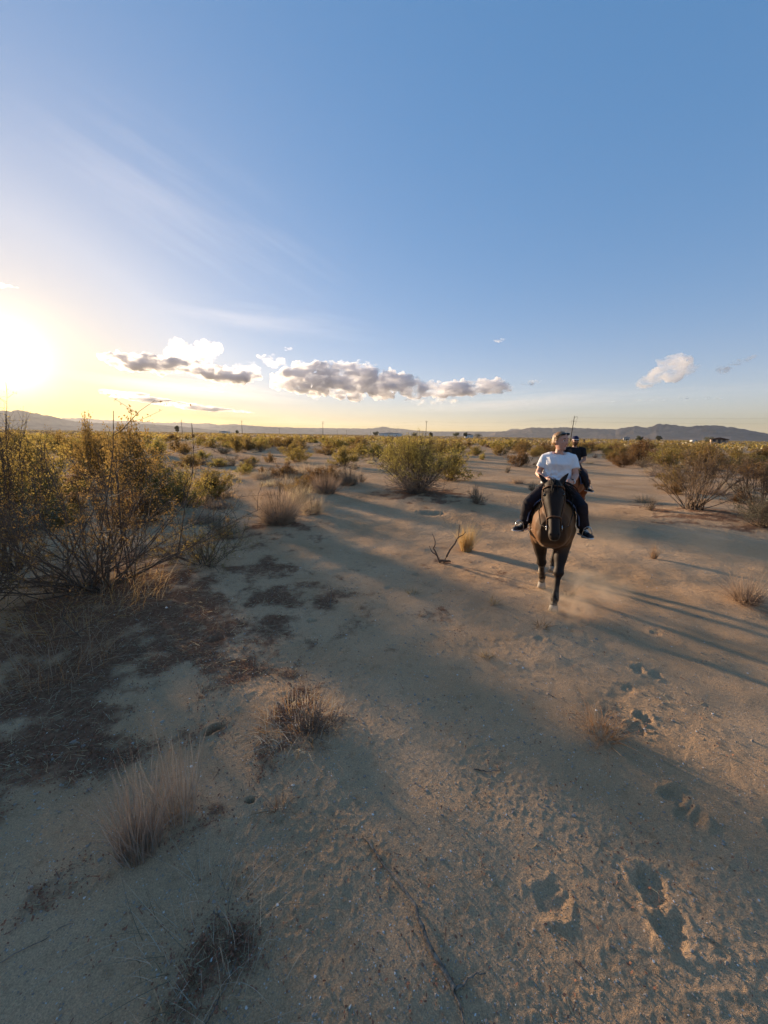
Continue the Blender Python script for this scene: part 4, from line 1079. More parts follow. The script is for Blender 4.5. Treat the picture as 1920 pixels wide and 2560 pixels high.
def house(x, y, w, d, h, rise, rz, wall, roof, label, cat='house'):
    o = empty('house', (x, y, hz(x, y) - .15), rz, label=label, cat=cat, group='buildings at the far edge of the flats')
    link('wall', boxg(-w / 2, w / 2, -d / 2, d / 2, 0, h).mesh('wall', [wall]), o)
    link('roof', gable(w, d, h, rise).mesh('roof', [roof]), o)
    link('door', boxg(-w * .1, -w * .1 + 1.0, -d / 2 - .05, -d / 2 + .02, .15, 2.2).mesh('door', [M_DARK]), o)
    for s in (-.32, .25):
        link('window', boxg(w * s - .6, w * s + .6, -d / 2 - .05, -d / 2 + .02, 1.1, 2.1).mesh('window', [M_DARK]), o)
house(163.0, 192.0, 6.4, 5, 2.1, .9, -.6, M_WALLT, M_ROOF, 'low brown-roofed house at the far right of the flats')
house(209.2, 341.0, 4.5, 4, 2.8, 1.0, -.5, M_WALLW, M_ROOFG, 'small white hut on the right flats left of the dark round tree')
house(8.0, 572.0, 34, 9, 4.0, 1.0, 0, M_WALLW, M_ROOFG, 'long low white building under the small skyline knob')
house(-258.0, 632.0, 16, 8, 3.6, 1.2, .3, M_WALLW, M_ROOFG, 'white shed on the left flats right of the lone dark tree')
house(129.0, 606.4, 12, 8, 4.2, 1.3, -.1, M_WALLW, M_ROOF, 'white house between the trees of the far village')
# parked white van
def van(x, y, rz, label):
    o = empty('parked_van', (x, y, hz(x, y) - .02), rz, label=label, cat='van')
    prof = [(-2.6, .45), (2.5, .45), (2.6, 1.1), (1.75, 1.35), (1.2, 2.15), (-2.5, 2.2), (-2.6, 1.9)]
    bm = bmesh.new(); fr = [bm.verts.new((a, -.95, b)) for a, b in prof]; f = bm.faces.new(fr)
    e = bmesh.ops.extrude_face_region(bm, geom=[f]); bmesh.ops.translate(bm, verts=[v for v in e['geom'] if isinstance(v, bmesh.types.BMVert)], vec=(0, 1.9, 0))
    bmesh.ops.recalc_face_normals(bm, faces=bm.faces); bmesh.ops.bevel(bm, geom=bm.edges[:], offset=.08, segments=2, affect='EDGES')
    me = bpy.data.meshes.new('body'); bm.to_mesh(me); bm.free(); me.materials.append(M_WALLW); link('body', me, o)
    for s in (-1, 1):
        link('window', boxg(.1, 1.15, s * .96 - .01, s * .96 + .01, 1.4, 2.0).mesh('window', [M_DARK]), o)
        for xx in (-1.6, 1.7):
            link('wheel', cyl((xx, s * .98, .38), (xx, s * .74, .38), .38, .38, 14).mesh('wheel', [M_DARK], True), o)
van(204.0, 259.4, .2, 'white parked van on the right flats left of the brown-roofed house')
# fence posts beside the sandy track
for (x, y, h, lab) in [(13.6, 27.0, 1.1, 'thin metal fence stake on the sand right of the man rider'), (14.9, 31.0, 1.1, 'second thin stake behind the first, right of the man rider'), (67.8, 133.8, 1.9, 'short dark post on the flats right of the man rider cap')]:
    link('fence_post', cyl((0, 0, -.2), (0, 0, h), .03 if h < 1.5 else .25, .03 if h < 1.5 else .2, 6).mesh('fence_post', [M_POLE], True), label=lab, cat='post').location = (x, y, hz(x, y))

# ------------------------------------------------------------------ pebbles and plant crumbs on the near sand
def pebbles():
    R = np.random.default_rng(83)
    M1 = simple_mat('pebble', (.36, .31, .25), .7, .3, col2=(.24, .19, .15), nscale=3)
    M2 = simple_mat('quartz_pebble', (.62, .58, .52), .5, .4)
    bm = bmesh.new(); bmesh.ops.create_icosphere(bm, subdivisions=1, radius=1)
    bv = np.array([v.co[:] for v in bm.verts]); bf = np.array([[v.index for v in f.verts] for f in bm.faces]); bm.free()
    n = 26000
    a = np.radians(R.uniform(-54, 54, n)); r = .9 * (9 / .9) ** R.random(n)
    x, y = r * np.sin(a), r * np.cos(a)
    sz = np.minimum(.0022 * np.exp(R.normal(0, .55, n)), .011) * np.clip(r / 2.2, .8, 1.35)
    z = height(x, y) + sz * .25
    sc = R.uniform(.5, 1.3, (n, 1, 3)) * np.array([1.15, 1.15, .6])
    V = bv[None] * sc * sz[:, None, None] * (1 + R.normal(0, .22, (n, len(bv), 1)))
    th = R.uniform(0, 6.28, n); c, s = np.cos(th)[:, None], np.sin(th)[:, None]
    X = V[..., 0] * c - V[..., 1] * s; Y = V[..., 0] * s + V[..., 1] * c
    V = np.stack([X + x[:, None], Y + y[:, None], V[..., 2] + z[:, None]], -1).reshape(-1, 3)
    F = (np.arange(n)[:, None, None] * len(bv) + bf[None]).reshape(-1, 3)
    me = mesh_np('pebbles', V, F, [M1, M2], np.repeat((R.random(n) < .10).astype(int), len(bf)))
    link('pebbles', me, kind='stuff', label='small pebbles and grit strewn over the near sand')
pebbles()
def crumbs():
    R = np.random.default_rng(89)
    n = 52000
    a = np.radians(R.uniform(-54, 54, n)); r = 1.0 * (13 / 1.0) ** R.random(n)
    x, y = r * np.sin(a), r * np.cos(a)
    lit = litter(x, y)
    keep = R.random(n) < (.012 + .9 * lit ** 1.3)
    x, y, r = x[keep], y[keep], r[keep]; n = len(x)
    z = height(x, y)
    B = np.stack([x, y, z + .003], 1)
    th = np.abs(R.normal(1.35, .22, n)); az = R.uniform(0, 6.28, n)
    D = np.stack([np.sin(th) * np.cos(az), np.sin(th) * np.sin(az), np.cos(th)], 1)
    g = Geo(); mi = R.integers(0, 3, n)
    for k in range(3):
        m = mi == k
        g.blades(B[m], D[m], R.uniform(.015, .09, m.sum()) * np.clip(r[m] / 3, .7, 2), .0045, .25, R, k, 2)
    # curled dead leaves
    nl = 22000
    i = R.integers(0, n, nl)
    g.leaves(B[i] + R.normal(size=(nl, 3)) * [.05, .05, .004] + [0, 0, .006], .016, R, 1, .6)
    link('plant_litter', g.mesh('plant_litter', [M_STRAW, simple_mat('red_litter', (.27, .13, .08), .9, .1), M_STRAW2]), kind='stuff', label='dry rust-brown plant litter under and beside the creosote bushes')
crumbs()
# ------------------------------------------------------------------ bodies: lofts joined by a voxel remesh
def v3(*a): return np.array(a, float)
def loft(g, path, k=18, power=2.0):
    """path: (position, radius along u, radius along v, u direction). closed at both ends"""
    P = np.array([p[0] for p in path], float); n = len(P)
    T = np.gradient(P, axis=0); T /= np.linalg.norm(T, axis=1, keepdims=True)
    a = np.arange(k) * 2 * PI / k
    ca, sa = np.cos(a), np.sin(a)
    ca = np.sign(ca) * np.abs(ca) ** (2 / power); sa = np.sign(sa) * np.abs(sa) ** (2 / power)
    V = []
    for i in range(n):
        u = np.array(path[i][3] if len(path[i]) > 3 else (0, 1, 0), float)
        u = u - T[i] * (u @ T[i]); u /= np.linalg.norm(u); w = np.cross(T[i], u)
        V.append(P[i] + np.outer(ca * path[i][1], u) + np.outer(sa * path[i][2], w))
    V = np.concatenate(V)
    i, j = np.meshgrid(np.arange(n - 1), np.arange(k), indexing='ij')
    Q = np.stack([i * k + j, i * k + (j + 1) % k, (i + 1) * k + (j + 1) % k, (i + 1) * k + j], -1).reshape(-1, 4)
    V = np.vstack([V, P[:1], P[-1:]]); c0, c1 = len(V) - 2, len(V) - 1
    T0 = [((jj + 1) % k, jj, c0) for jj in range(k)] + [((n - 1) * k + jj, (n - 1) * k + (jj + 1) % k, c1) for jj in range(k)]
    g.add(V, Q, T0)
def ball(g, c, r, n=14):
    """ellipsoid"""
    r = np.array(r if hasattr(r, '__len__') else (r, r, r), float); c = np.array(c, float)
    t = np.linspace(-1, 1, n) * (PI / 2 - .08)
    k = 16; a = np.arange(k) * 2 * PI / k
    V = np.concatenate([c + r * np.stack([np.cos(x) * np.cos(a), np.cos(x) * np.sin(a), np.full(k, np.sin(x))], 1) for x in t])
    i, j = np.meshgrid(np.arange(n - 1), np.arange(k), indexing='ij')
    Q = np.stack([i * k + j, i * k + (j + 1) % k, (i + 1) * k + (j + 1) % k, (i + 1) * k + j], -1).reshape(-1, 4)
    V = np.vstack([V, [c - r * [0, 0, 1]], [c + r * [0, 0, 1]]]); c0, c1 = len(V) - 2, len(V) - 1
    T0 = [((jj + 1) % k, jj, c0) for jj in range(k)] + [((n - 1) * k + jj, (n - 1) * k + (jj + 1) % k, c1) for jj in range(k)]
    g.add(V, Q, T0)
def limb_path(pts, rads, sub=4, u=(0, 1, 0), asp=1.0):
    """smooth limb from joints and radii"""
    pts = np.array(pts, float); n = len(pts)
    out = []
    for i in range(n - 1):
        p0 = pts[max(i - 1, 0)]; p1 = pts[i]; p2 = pts[i + 1]; p3 = pts[min(i + 2, n - 1)]
        for t in np.linspace(0, 1, sub, endpoint=False):
            q = .5 * ((2 * p1) + (-p0 + p2) * t * .6 + (2 * p0 - 5 * p1 + 4 * p2 - p3) * 0) if False else p1 + (p2 - p1) * t
            r = rads[i] + (rads[i + 1] - rads[i]) * (t * t * (3 - 2 * t))
            out.append((q, r, r * asp, u))
    out.append((pts[-1], rads[-1], rads[-1] * asp, u))
    return out
def fuse(g, name, voxel, mats, smooth=4, disp=None):
    me = g.mesh(name, [])
    me = evaluated(me, [('REMESH', dict(mode='VOXEL', voxel_size=voxel)), ('SMOOTH', dict(factor=.5, iterations=smooth))])
    me.name = name
    if disp is not None:
        n = len(me.vertices); co = np.empty(n * 3, np.float32); me.vertices.foreach_get('co', co); co = co.reshape(-1, 3)
        no = np.empty(n * 3, np.float32); me.vertices.foreach_get('normal', no); no = no.reshape(-1, 3)
        me.vertices.foreach_set('co', (co + no * disp(co.astype(float))[:, None]).astype(np.float32).ravel())
    me.materials.clear()
    for m in mats: me.materials.append(m)
    me.polygons.foreach_set('use_smooth', np.ones(len(me.polygons), bool)); me.update()
    return me
def n3(co, f, sx=0.0):
    return vnoise(co[:, 0] * f + co[:, 2] * f * .6 + sx, co[:, 1] * f + co[:, 2] * f * .8 - sx, 57)

# ------------------------------------------------------------------ horse
def coat(name, body, points, point_z=.62, head_dark=True, rough=.58):
    """horse coat: body colour, darker lower legs and face"""
    m, nt, N, L, b = new_mat(name)
    b.inputs['Roughness'].default_value = rough; b.inputs['Specular IOR Level'].default_value = .18
    tc = N.new('ShaderNodeTexCoord'); sp = N.new('ShaderNodeSeparateXYZ'); L.new(tc.outputs['Object'], sp.inputs[0])
    nz = N.new('ShaderNodeTexNoise'); nz.inputs['Scale'].default_value = 4; nz.inputs['Detail'].default_value = 4; L.new(tc.outputs['Object'], nz.inputs['Vector'])
    def mr(src, a, c, t0=0., t1=1.):
        r = N.new('ShaderNodeMapRange'); r.inputs['From Min'].default_value = a; r.inputs['From Max'].default_value = c
        r.inputs['To Min'].default_value = t0; r.inputs['To Max'].default_value = t1; r.interpolation_type = 'SMOOTHSTEP'
        L.new(src, r.inputs['Value']); return r.outputs[0]
    def mx(a, c, f):
        x = N.new('ShaderNodeMix'); x.data_type = 'RGBA'
        for s, v in (('A', a), ('B', c)):
            if isinstance(v, tuple): x.inputs[s].default_value = v
            else: L.new(v, x.inputs[s])
        L.new(f, x.inputs['Factor']); return x.outputs['Result']
    c = mx((*body, 1), (*[v * .7 for v in body], 1), nz.outputs['Fac'])
    c = mx(c, (*points, 1), mr(sp.outputs['Z'], point_z + .12, point_z - .12))
    if head_dark:
        c = mx(c, (*points, 1), mr(sp.outputs['X'], .36, .52))
    dn_ = N.new('ShaderNodeTexNoise'); dn_.inputs['Scale'].default_value = 14; dn_.inputs['Detail'].default_value = 5; L.new(tc.outputs['Object'], dn_.inputs['Vector'])
    dm = N.new('ShaderNodeMath'); dm.operation = 'MULTIPLY'; L.new(mr(sp.outputs['Z'], .42, .08, 0., .85), dm.inputs[0]); L.new(mr(dn_.outputs['Fac'], .38, .66), dm.inputs[1])
    c = mx(c, (.20, .15, .105, 1), dm.outputs[0])
    L.new(c, b.inputs['Base Color'])
    b.inputs['Sheen Weight'].default_value = .12; b.inputs['Sheen Roughness'].default_value = .4; b.inputs['Sheen Tint'].default_value = (.9, .7, .5, 1)
    hb = N.new('ShaderNodeTexNoise'); hb.inputs['Scale'].default_value = 240; L.new(tc.outputs['Object'], hb.inputs['Vector'])
    bp = N.new('ShaderNodeBump'); bp.inputs['Strength'].default_value = .25; bp.inputs['Distance'].default_value = .004
    L.new(hb.outputs['Fac'], bp.inputs['Height']); L.new(bp.outputs['Normal'], b.inputs['Normal'])
    return m
M_BAY = coat('dark_bay_coat', (.165, .070, .022), (.020, .011, .007), .82)
M_CHEST = coat('chestnut_coat', (.26, .075, .022), (.22, .06, .02), head_dark=False)
M_HAIRB = simple_mat('black_horsehair', (.012, .009, .008), .7, .15)
M_FLAX = simple_mat('flaxen_horsehair', (.48, .24, .085), .6, .3)
M_HOOF = simple_mat('pale_hoof', (.36, .31, .25), .7, .3, noise=.3, nscale=25)
M_EYE = simple_mat('horse_eye', (.008, .006, .005), .08, .6)
M_NOSTRIL = simple_mat('nostril', (.012, .010, .010), .8, .1)

HEADP = dict(poll=v3(.70, -.05, 1.72), muz=v3(1.02, .01, 1.12))
def head_frame(P):
    ax = P['muz'] - P['poll']; Ln = np.linalg.norm(ax); ax = ax / Ln
    lat = v3(0, 1, 0); lat = lat - ax * (lat @ ax); lat /= np.linalg.norm(lat)
    fr = np.cross(lat, ax)            # front of the face
    if fr[0] < 0: fr = -fr
    return P['poll'], ax, lat, fr, Ln
HEAD_ST = [(-.06, .070, .080, -.02), (.03, .094, .110, -.02), (.16, .112, .132, -.015), (.26, .116, .140, -.015), (.38, .101, .134, -.015), (.52, .077, .106, -.005), (.68, .063, .084, 0), (.82, .062, .077, 0), (.92, .066, .077, -.004), (.985, .055, .063, -.008), (1.02, .030, .035, -.01)]
def horse(name, loc, rz, label, coat_m, hair_m, legs, HP, fore=True, scale=1.0):
    o = empty(name, loc, rz, label=label, cat='horse'); o.scale = (scale,) * 3
    g = Geo()
    Y = (0, 1, 0)
    loft(g, [(v3(*p), a, b, Y) for p, a, b in [((-1.40, 0, 1.16), .09, .12), ((-1.34, 0, 1.15), .18, .23), ((-1.20, 0, 1.16), .245, .31), ((-1.0, 0, 1.165), .275, .325), ((-.78, 0, 1.13), .285, .335),
        ((-.50, 0, 1.11), .315, .345), ((-.22, 0, 1.10), .31, .365), ((.02, 0, 1.12), .275, .375), ((.22, 0, 1.12), .255, .335), ((.38, 0, 1.10), .215, .26), ((.47, 0, 1.09), .14, .17)]], 26, 2.2)
    # neck
    nk = [v3(.06, 0, 1.20), v3(.24, 0, 1.32), v3(.40, HP['poll'][1] * .4, 1.45), v3(.53, HP['poll'][1] * .7, 1.56), HP['poll'] + v3(-.03, 0, -.03)]
    for r_, p in zip([(.19, .33), (.155, .26), (.115, .195), (.09, .15), (.078, .115)], nk): pass
    loft(g, [(p, r_[0], r_[1], Y) for p, r_ in zip(nk, [(.19, .33), (.155, .26), (.118, .195), (.092, .15), (.078, .115)])], 20)
    # head
    p0, ax, lat, fr, Ln = head_frame(HP)
    loft(g, [(p0 + ax * t * Ln + fr * off, a, b, lat) for t, a, b, off in HEAD_ST], 20, 2.3)
    for s in (-1, 1):
        ball(g, p0 + ax * .30 * Ln - fr * .05 + lat * s * .055, (.052, .05, .085))              # cheek
        ball(g, p0 + ax * .20 * Ln + fr * .055 + lat * s * .082, (.037, .037, .032))                # brow
        ball(g, p0 + ax * .92 * Ln + fr * .02 + lat * s * .036, (.030, .028, .035))               # nostril rim
        # ear
        e0 = p0 + ax * .0 + lat * s * .068 - fr * .01
        up = (-ax * .80 + lat * s * .58 + fr * .10); up /= np.linalg.norm(up)
        loft(g, [(e0 - up * .03, .030, .024, lat), (e0 + up * .03, .036, .022, lat), (e0 + up * .08, .034, .018, lat), (e0 + up * .13, .022, .012, lat), (e0 + up * .175, .007, .006, lat)], 12)
    # muscles
    for s in (-1, 1):
        ball(g, (.16, s * .165, 1.10), (.19, .095, .27))
        ball(g, (.36, s * .095, 1.04), (.12, .10, .16))
        ball(g, (-1.05, s * .16, 1.08), (.25, .12, .30))
    for (kind, s, pts) in legs:
        if kind == 'F': rr = [.145, .125, .092, .062, .072, .040, .037, .055, .040, .050]
        else: rr = [.170, .140, .088, .058, .074, .044, .040, .056, .041, .050]
        # joints: top, elbow/stifle, mid forearm, above knee, knee, below knee, cannon, fetlock, pastern, coronet
        loft(g, limb_path(pts, rr, 3, (0, 1, 0), 1.12), 14)
    me = fuse(g, 'horse_body', .0115, [coat_m], 3)
    body = link('body', me, o)
    # hooves
    for (kind, s, pts) in legs:
        c = np.array(pts[-1]); d = np.array(pts[-1]) - np.array(pts[-2]); d /= np.linalg.norm(d)
        if len(pts) > 10: pass
        dn = v3(0, 0, -1) if c[2] < .115 else d
        e = c + dn * (max(c[2] - .002, .07) if c[2] < .115 else .075) + v3(.02, 0, 0)
        hg = Geo(); loft(hg, [(c - dn * .008, .050, .054, Y), (c + (e - c) * .35, .055, .061, Y), (e, .061, .070, Y)], 16)
        link('hoof', hg.mesh('hoof', [M_HOOF], True), o)
    # eyes, nostrils
    for s in (-1, 1):
        eg = Geo(); ball(eg, p0 + ax * .235 * Ln + fr * .062 + lat * s * .098, .020); link('eye', eg.mesh('eye', [M_EYE], True), o)
        ng = Geo(); ball(ng, p0 + ax * .93 * Ln + fr * .045 + lat * s * .040, (.014, .012, .018), 8); link('nostril', ng.mesh('nostril', [M_NOSTRIL], True), o)
    # mane, forelock, tail
    R = np.random.default_rng(int(abs(loc[0]) * 100))
    def strand_set(nm, roots, dirs, lens, rad_, n):
        hg = Geo()
        for i in range(n):
            t = R.random(); q = t * (len(roots) - 1); a = min(int(q), len(roots) - 2); f = q - a
            p = roots[a] * (1 - f) + roots[a + 1] * f + R.normal(size=3) * .008; d = dirs[a] * (1 - f) + dirs[a + 1] * f
            L_ = lens * R.uniform(.6, 1.1); pts = [p]
            for k in range(6):
                d = d + v3(0, 0, -.34 if nm == 'tail' else -.22) + R.normal(size=3) * (.05 if nm == 'tail' else .10); d /= np.linalg.norm(d); pts.append(pts[-1] + d * L_ / 6)
            hg.tube(pts, rad_, rad_ * .3, 4)
        return link(nm, hg.mesh(nm, [hair_m], True), o)
    crest = [nk[0] + v3(.0, 0, .32), nk[1] + v3(-.10, 0, .24), nk[2] + v3(-.10, 0, .17), nk[3] + v3(-.09, 0, .13), p0 - ax * .05 - fr * .03]
    strand_set('mane', crest, [v3(0, .9, .25)] * 5, .30, .009, 90)
    if fore: strand_set('forelock', [p0 - ax * .03 + lat * -.03 + fr * .03, p0 - ax * .03 + lat * .03 + fr * .03], [fr * .8 + ax * .3] * 2, .24, .008, 34)
    strand_set('tail', [v3(-1.40, -.02, 1.30), v3(-1.41, .02, 1.24)], [v3(-.55, 0, -.35)] * 2, .95, .011, 150)
    return o

def fleg(s, x_el, knee, fet, hoof, y=.13):
    e = v3(x_el, s * .15, .90); k = v3(*knee); f = v3(*fet); h = v3(*hoof)
    return ('F', s, [v3(x_el + .10, s * .155, 1.08), e, e + (k - e) * .45, e + (k - e) * .86, k, k + (f - k) * .2, k + (f - k) * .6, f, f + (h - f) * .5, h])
def hleg(s, stifle, hock, fet, hoof):
    st = v3(*stifle); k = v3(*hock); f = v3(*fet); h = v3(*hoof)
    return ('H', s, [v3(-1.10, s * .16, 1.10), st, st + (k - st) * .5, st + (k - st) * .88, k, k + (f - k) * .22, k + (f - k) * .6, f, f + (h - f) * .5, h])
H1 = (2.335, 5.22); H1R = rad(-112.5)
h1z = hz(*H1)
legs1 = [fleg(1, .06, (.29, .13, .49), (.385, .115, .155), (.42, .11, .075)),
         fleg(-1, .04, (-.10, -.085, .49), (-.345, -.055, .185), (-.385, -.05, .085)),
         hleg(1, (-.98, .19, .86), (-1.37, .14, .56), (-1.33, .11, .15), (-1.29, .11, .075)),
         hleg(-1, (-.90, -.19, .86), (-1.20, -.11, .55), (-1.13, -.06, .20), (-1.10, -.055, .10))]
horse1 = horse('horse', (*H1, h1z), H1R, 'dark bay horse walking towards the viewer, ridden by the woman in white', M_BAY, M_HAIRB, legs1, HEADP)
HEADP2 = dict(poll=v3(.70, .0, 1.62), muz=v3(1.02, .0, 1.10))
legs2 = [fleg(1, .06, (-.02, .13, .49), (-.20, .12, .16), (-.21, .12, .075)),
         fleg(-1, .06, (.25, -.13, .50), (.33, -.12, .155), (.37, -.12, .075)),
         hleg(1, (-.92, .19, .86), (-1.22, .14, .56), (-1.12, .13, .15), (-1.08, .13, .075)),
         hleg(-1, (-1.0, -.19, .86), (-1.45, -.14, .57), (-1.46, -.13, .155), (-1.43, -.13, .075))]
H2 = (5.02, 10.45); H2R = rad(-128); h2z = hz(*H2)
horse2 = horse('horse', (*H2, h2z), H2R, 'chestnut horse with flaxen tail partly hidden behind the near horse', M_CHEST, M_FLAX, legs2, HEADP2)

# ------------------------------------------------------------------ tack
M_LEATHER = simple_mat('brown_leather', (.13, .060, .028), .6, .2, noise=.3, nscale=30)
M_BLACKL = simple_mat('black_leather', (.020, .015, .012), .75, .12)
M_METAL = bpy.data.materials.new('steel'); M_METAL.use_nodes = True
_b = M_METAL.node_tree.nodes['Principled BSDF']; _b.inputs['Metallic'].default_value = 1; _b.inputs['Roughness'].default_value = .25; _b.inputs['Base Color'].default_value = (.45, .45, .45, 1)
M_PAD = simple_mat('navy_felt', (.012, .014, .025), .95, .1, bump=.4, bscale=150)
M_TRIM = simple_mat('pale_trim', (.10, .12, .19), .9, .1)
def ringpts(P0, ax, lat, fr, Ln, t, grow, a0=0, a1=2 * PI, n=24):
    st = np.array(HEAD_ST); a = np.interp(t, st[:, 0], st[:, 1]) + grow; b = np.interp(t, st[:, 0], st[:, 2]) + grow; off = np.interp(t, st[:, 0], st[:, 3])
    th = np.linspace(a0, a1, n); e = 2 / 2.3
    c, s = np.cos(th), np.sin(th)
    return P0 + ax * t * Ln + fr * off + np.outer(np.sign(c) * np.abs(c) ** e * a, lat) + np.outer(np.sign(s) * np.abs(s) ** e * b, fr)
def strap(pts, w, mat, name, par, nrm=None):
    g = Geo(); g.tube(pts, w, w, 5); return link(name, g.mesh(name, [mat], True), par)
def bridle(loc, rz, label, HP, hands, mat):
    o = empty('bridle', loc, rz, label=label, cat='bridle')
    p0, ax, lat, fr, Ln = head_frame(HP)
    strap(ringpts(p0, ax, lat, fr, Ln, .10, .012, -.1, PI + .1), .010, mat, 'browband', o)
    strap(ringpts(p0, ax, lat, fr, Ln, .64, .008), .010, mat, 'noseband', o)
    strap(ringpts(p0, ax, lat, fr, Ln, .02, .012, PI, 2 * PI), .009, mat, 'throat_strap', o)
    for s in (-1, 1):
        th = 0 if s == 1 else PI
        pts = [ringpts(p0, ax, lat, fr, Ln, t, .012, th, th + .01, 2)[0] for t in (.02, .12, .3, .48, .64, .80)]
        strap(pts, .008, mat, 'cheek_strap', o)
        c = pts[-1] + lat * s * .008
        a = np.linspace(0, 2 * PI, 17); ring = c + np.outer(np.cos(a) * .032, ax) + np.outer(np.sin(a) * .032, fr)
        strap(ring, .0055, M_METAL, 'bit_ring', o)
        h = hands[s]
        m1 = c * .5 + h * .5 + v3(-.02, s * .085, -.12); m0 = c * .78 + h * .22 + v3(-.02, s * .06, -.11)
        strap([c, m0, m1, c * .2 + h * .8 + v3(0, s * .03, -.02), h], .0065, M_BLACKL, 'rein', o)
    return o
HANDS1 = {1: v3(.145, .165, 1.685), -1: v3(.135, -.115, 1.70)}
bridle((*H1, h1z), H1R, 'brown leather bridle with steel bit rings on the dark bay horse', HEADP, HANDS1, M_LEATHER)

def saddle(loc, rz, label_pad, label, feet, dark=True):
    """pad draped over the back, then saddle with flaps and stirrups"""
    R_ = lambda x: np.interp(x, [-.8, -.5, -.22, .02, .22], [.285, .315, .31, .275, .255])
    Z_ = lambda x: np.interp(x, [-.8, -.5, -.22, .02, .22], [1.13, 1.11, 1.10, 1.12, 1.12]); B_ = lambda x: np.interp(x, [-.8, -.5, -.22, .02, .22], [.335, .345, .365, .375, .335])
    def sheet(x0, x1, th, off, thick, nx=9, nt=22, flare=0.0):
        xs = np.linspace(x0, x1, nx); ts = np.linspace(-th, th, nt)
        g = Geo(); V = []
        for side, o_ in ((0, off), (1, off + thick)):
            for x in xs:
                for t in ts:
                    a, b = R_(x) + o_ + flare * abs(math.sin(t)), B_(x) + o_
                    V.append((x, a * math.copysign(abs(math.sin(t)) ** .9, math.sin(t)), Z_(x) + b * math.copysign(abs(math.cos(t)) ** .9, math.cos(t))))
        n = nx * nt; Q = []
        for i in range(nx - 1):
            for j in range(nt - 1):
                a = i * nt + j; Q += [(a, a + nt, a + nt + 1, a + 1), (n + a, n + a + 1, n + a + nt + 1, n + a + nt)]
        for i in range(nx - 1):
            for j in (0, nt - 1): a = i * nt + j; Q.append((a, n + a, n + a + nt, a + nt))
        for j in range(nt - 1):
            for i in (0, nx - 1): a = i * nt + j; Q.append((a, a + 1, n + a + 1, n + a))
        g.add(V, Q); return g, np.array(V).reshape(2, nx, nt, 3)
    g, A = sheet(-.62, .16, 1.55, .012, .016, flare=.03)
    po = empty('saddle_pad', loc, rz, label=label_pad, cat='pad')
    link('felt', g.mesh('felt', [M_PAD], True), po)
    for row, nm in ((A[1, -1], 'front_trim'), (A[1, :, 0], 'side_trim'), (A[1, :, -1], 'side_trim')):
        strap(row, .010, M_TRIM, nm, po)
    so = empty('saddle', loc, rz, label=label, cat='saddle')
    sg = Geo()
    loft(sg, [(v3(.10, 0, 1.56), .05, .035), (v3(.04, 0, 1.535), .09, .04), (v3(-.10, 0, 1.515), .14, .035), (v3(-.28, 0, 1.515), .17, .035), (v3(-.42, 0, 1.555), .17, .045), (v3(-.48, 0, 1.60), .12, .03)], 18)
    link('seat', fuse(sg, 'seat', .012, [M_BLACKL], 3), so)
    fg_, _ = sheet(-.26, .10, 1.25, .032, .010, flare=.03)
    link('flaps', fg_.mesh('flaps', [M_BLACKL], True), so)
    for s in (-1, 1):
        f = feet[s]
        top = v3(-.08, s * .31, 1.22)
        strap([top, top * .5 + f * .5 + v3(0, s * .03, .06), f + v3(-.02, 0, .17)], .012, M_BLACKL, 'stirrup_leather', so)
        a = np.linspace(-.25, PI + .25, 15); yy, zz = np.cos(a) * .056, np.sin(a) * .10
        ring = np.stack([np.zeros(15) - .0 + f[0] + .045, f[1] + yy, f[2] - .0 + zz + .0], 1)
        st = strap(ring, .008, M_METAL, 'stirrup_iron', so)
        tg = boxg(f[0] + .02, f[0] + .07, f[1] - .065, f[1] + .065, f[2] - .055, f[2] - .043); link('tread', tg.mesh('tread', [M_METAL]), st)
    return so
FEET1 = {1: v3(.06, .475, 1.035), -1: v3(.06, -.435, 1.03)}

# ------------------------------------------------------------------ riders
M_SKIN = simple_mat('light_skin', (.56, .30, .215), .5, .35, noise=.12, nscale=14)
M_SKIN.node_tree.nodes['Principled BSDF'].inputs['Subsurface Weight'].default_value = .15
M_SKIN.node_tree.nodes['Principled BSDF'].inputs['Subsurface Radius'].default_value = (.012, .005, .003)
M_SKIN2 = simple_mat('tanned_skin', (.42, .23, .16), .5, .35, noise=.12, nscale=14)
M_LIP = simple_mat('lips', (.45, .16, .14), .45, .4)
M_BLOND = simple_mat('blond_hair', (.36, .20, .085), .5, .4, col2=(.20, .105, .045), nscale=60)
M_BEARD = simple_mat('brown_beard', (.09, .045, .025), .8, .2, bump=.6, bscale=200)
M_SHIRT = simple_mat('white_cotton', (.72, .72, .74), .9, .15, sheen=.2, bump=.15, bscale=220)
M_BLACKC = simple_mat('black_cotton', (.014, .014, .017), .95, .15, bump=.2, bscale=200)
M_TROUS = simple_mat('black_trousers', (.020, .016, .020), .9, .2, bump=.25, bscale=160)
M_NAVY = simple_mat('navy_cap', (.018, .022, .065), .85, .2)
M_WHITE = simple_mat('white_rubber', (.75, .74, .71), .6, .3)
M_TOE = simple_mat('black_rubber', (.03, .03, .035), .6, .3)
M_LENS = simple_mat('sunglass_lens', (.010, .010, .012), .05, .7)
M_REFLW = simple_mat('white_reflection', (.78, .78, .80), .5, .3)  # plain white colour for the painted lens reflection
M_EYEW = simple_mat('eye_white', (.7, .68, .65), .3, .4)
M_IRIS = simple_mat('iris', (.05, .06, .07), .2, .5)

def rotz(v, a, c=(0, 0, 0)):
    v = np.asarray(v, float) - c; ca, sa = math.cos(a), math.sin(a)
    return np.stack([v[..., 0] * ca - v[..., 1] * sa, v[..., 0] * sa + v[..., 1] * ca, v[..., 2]], -1) + c

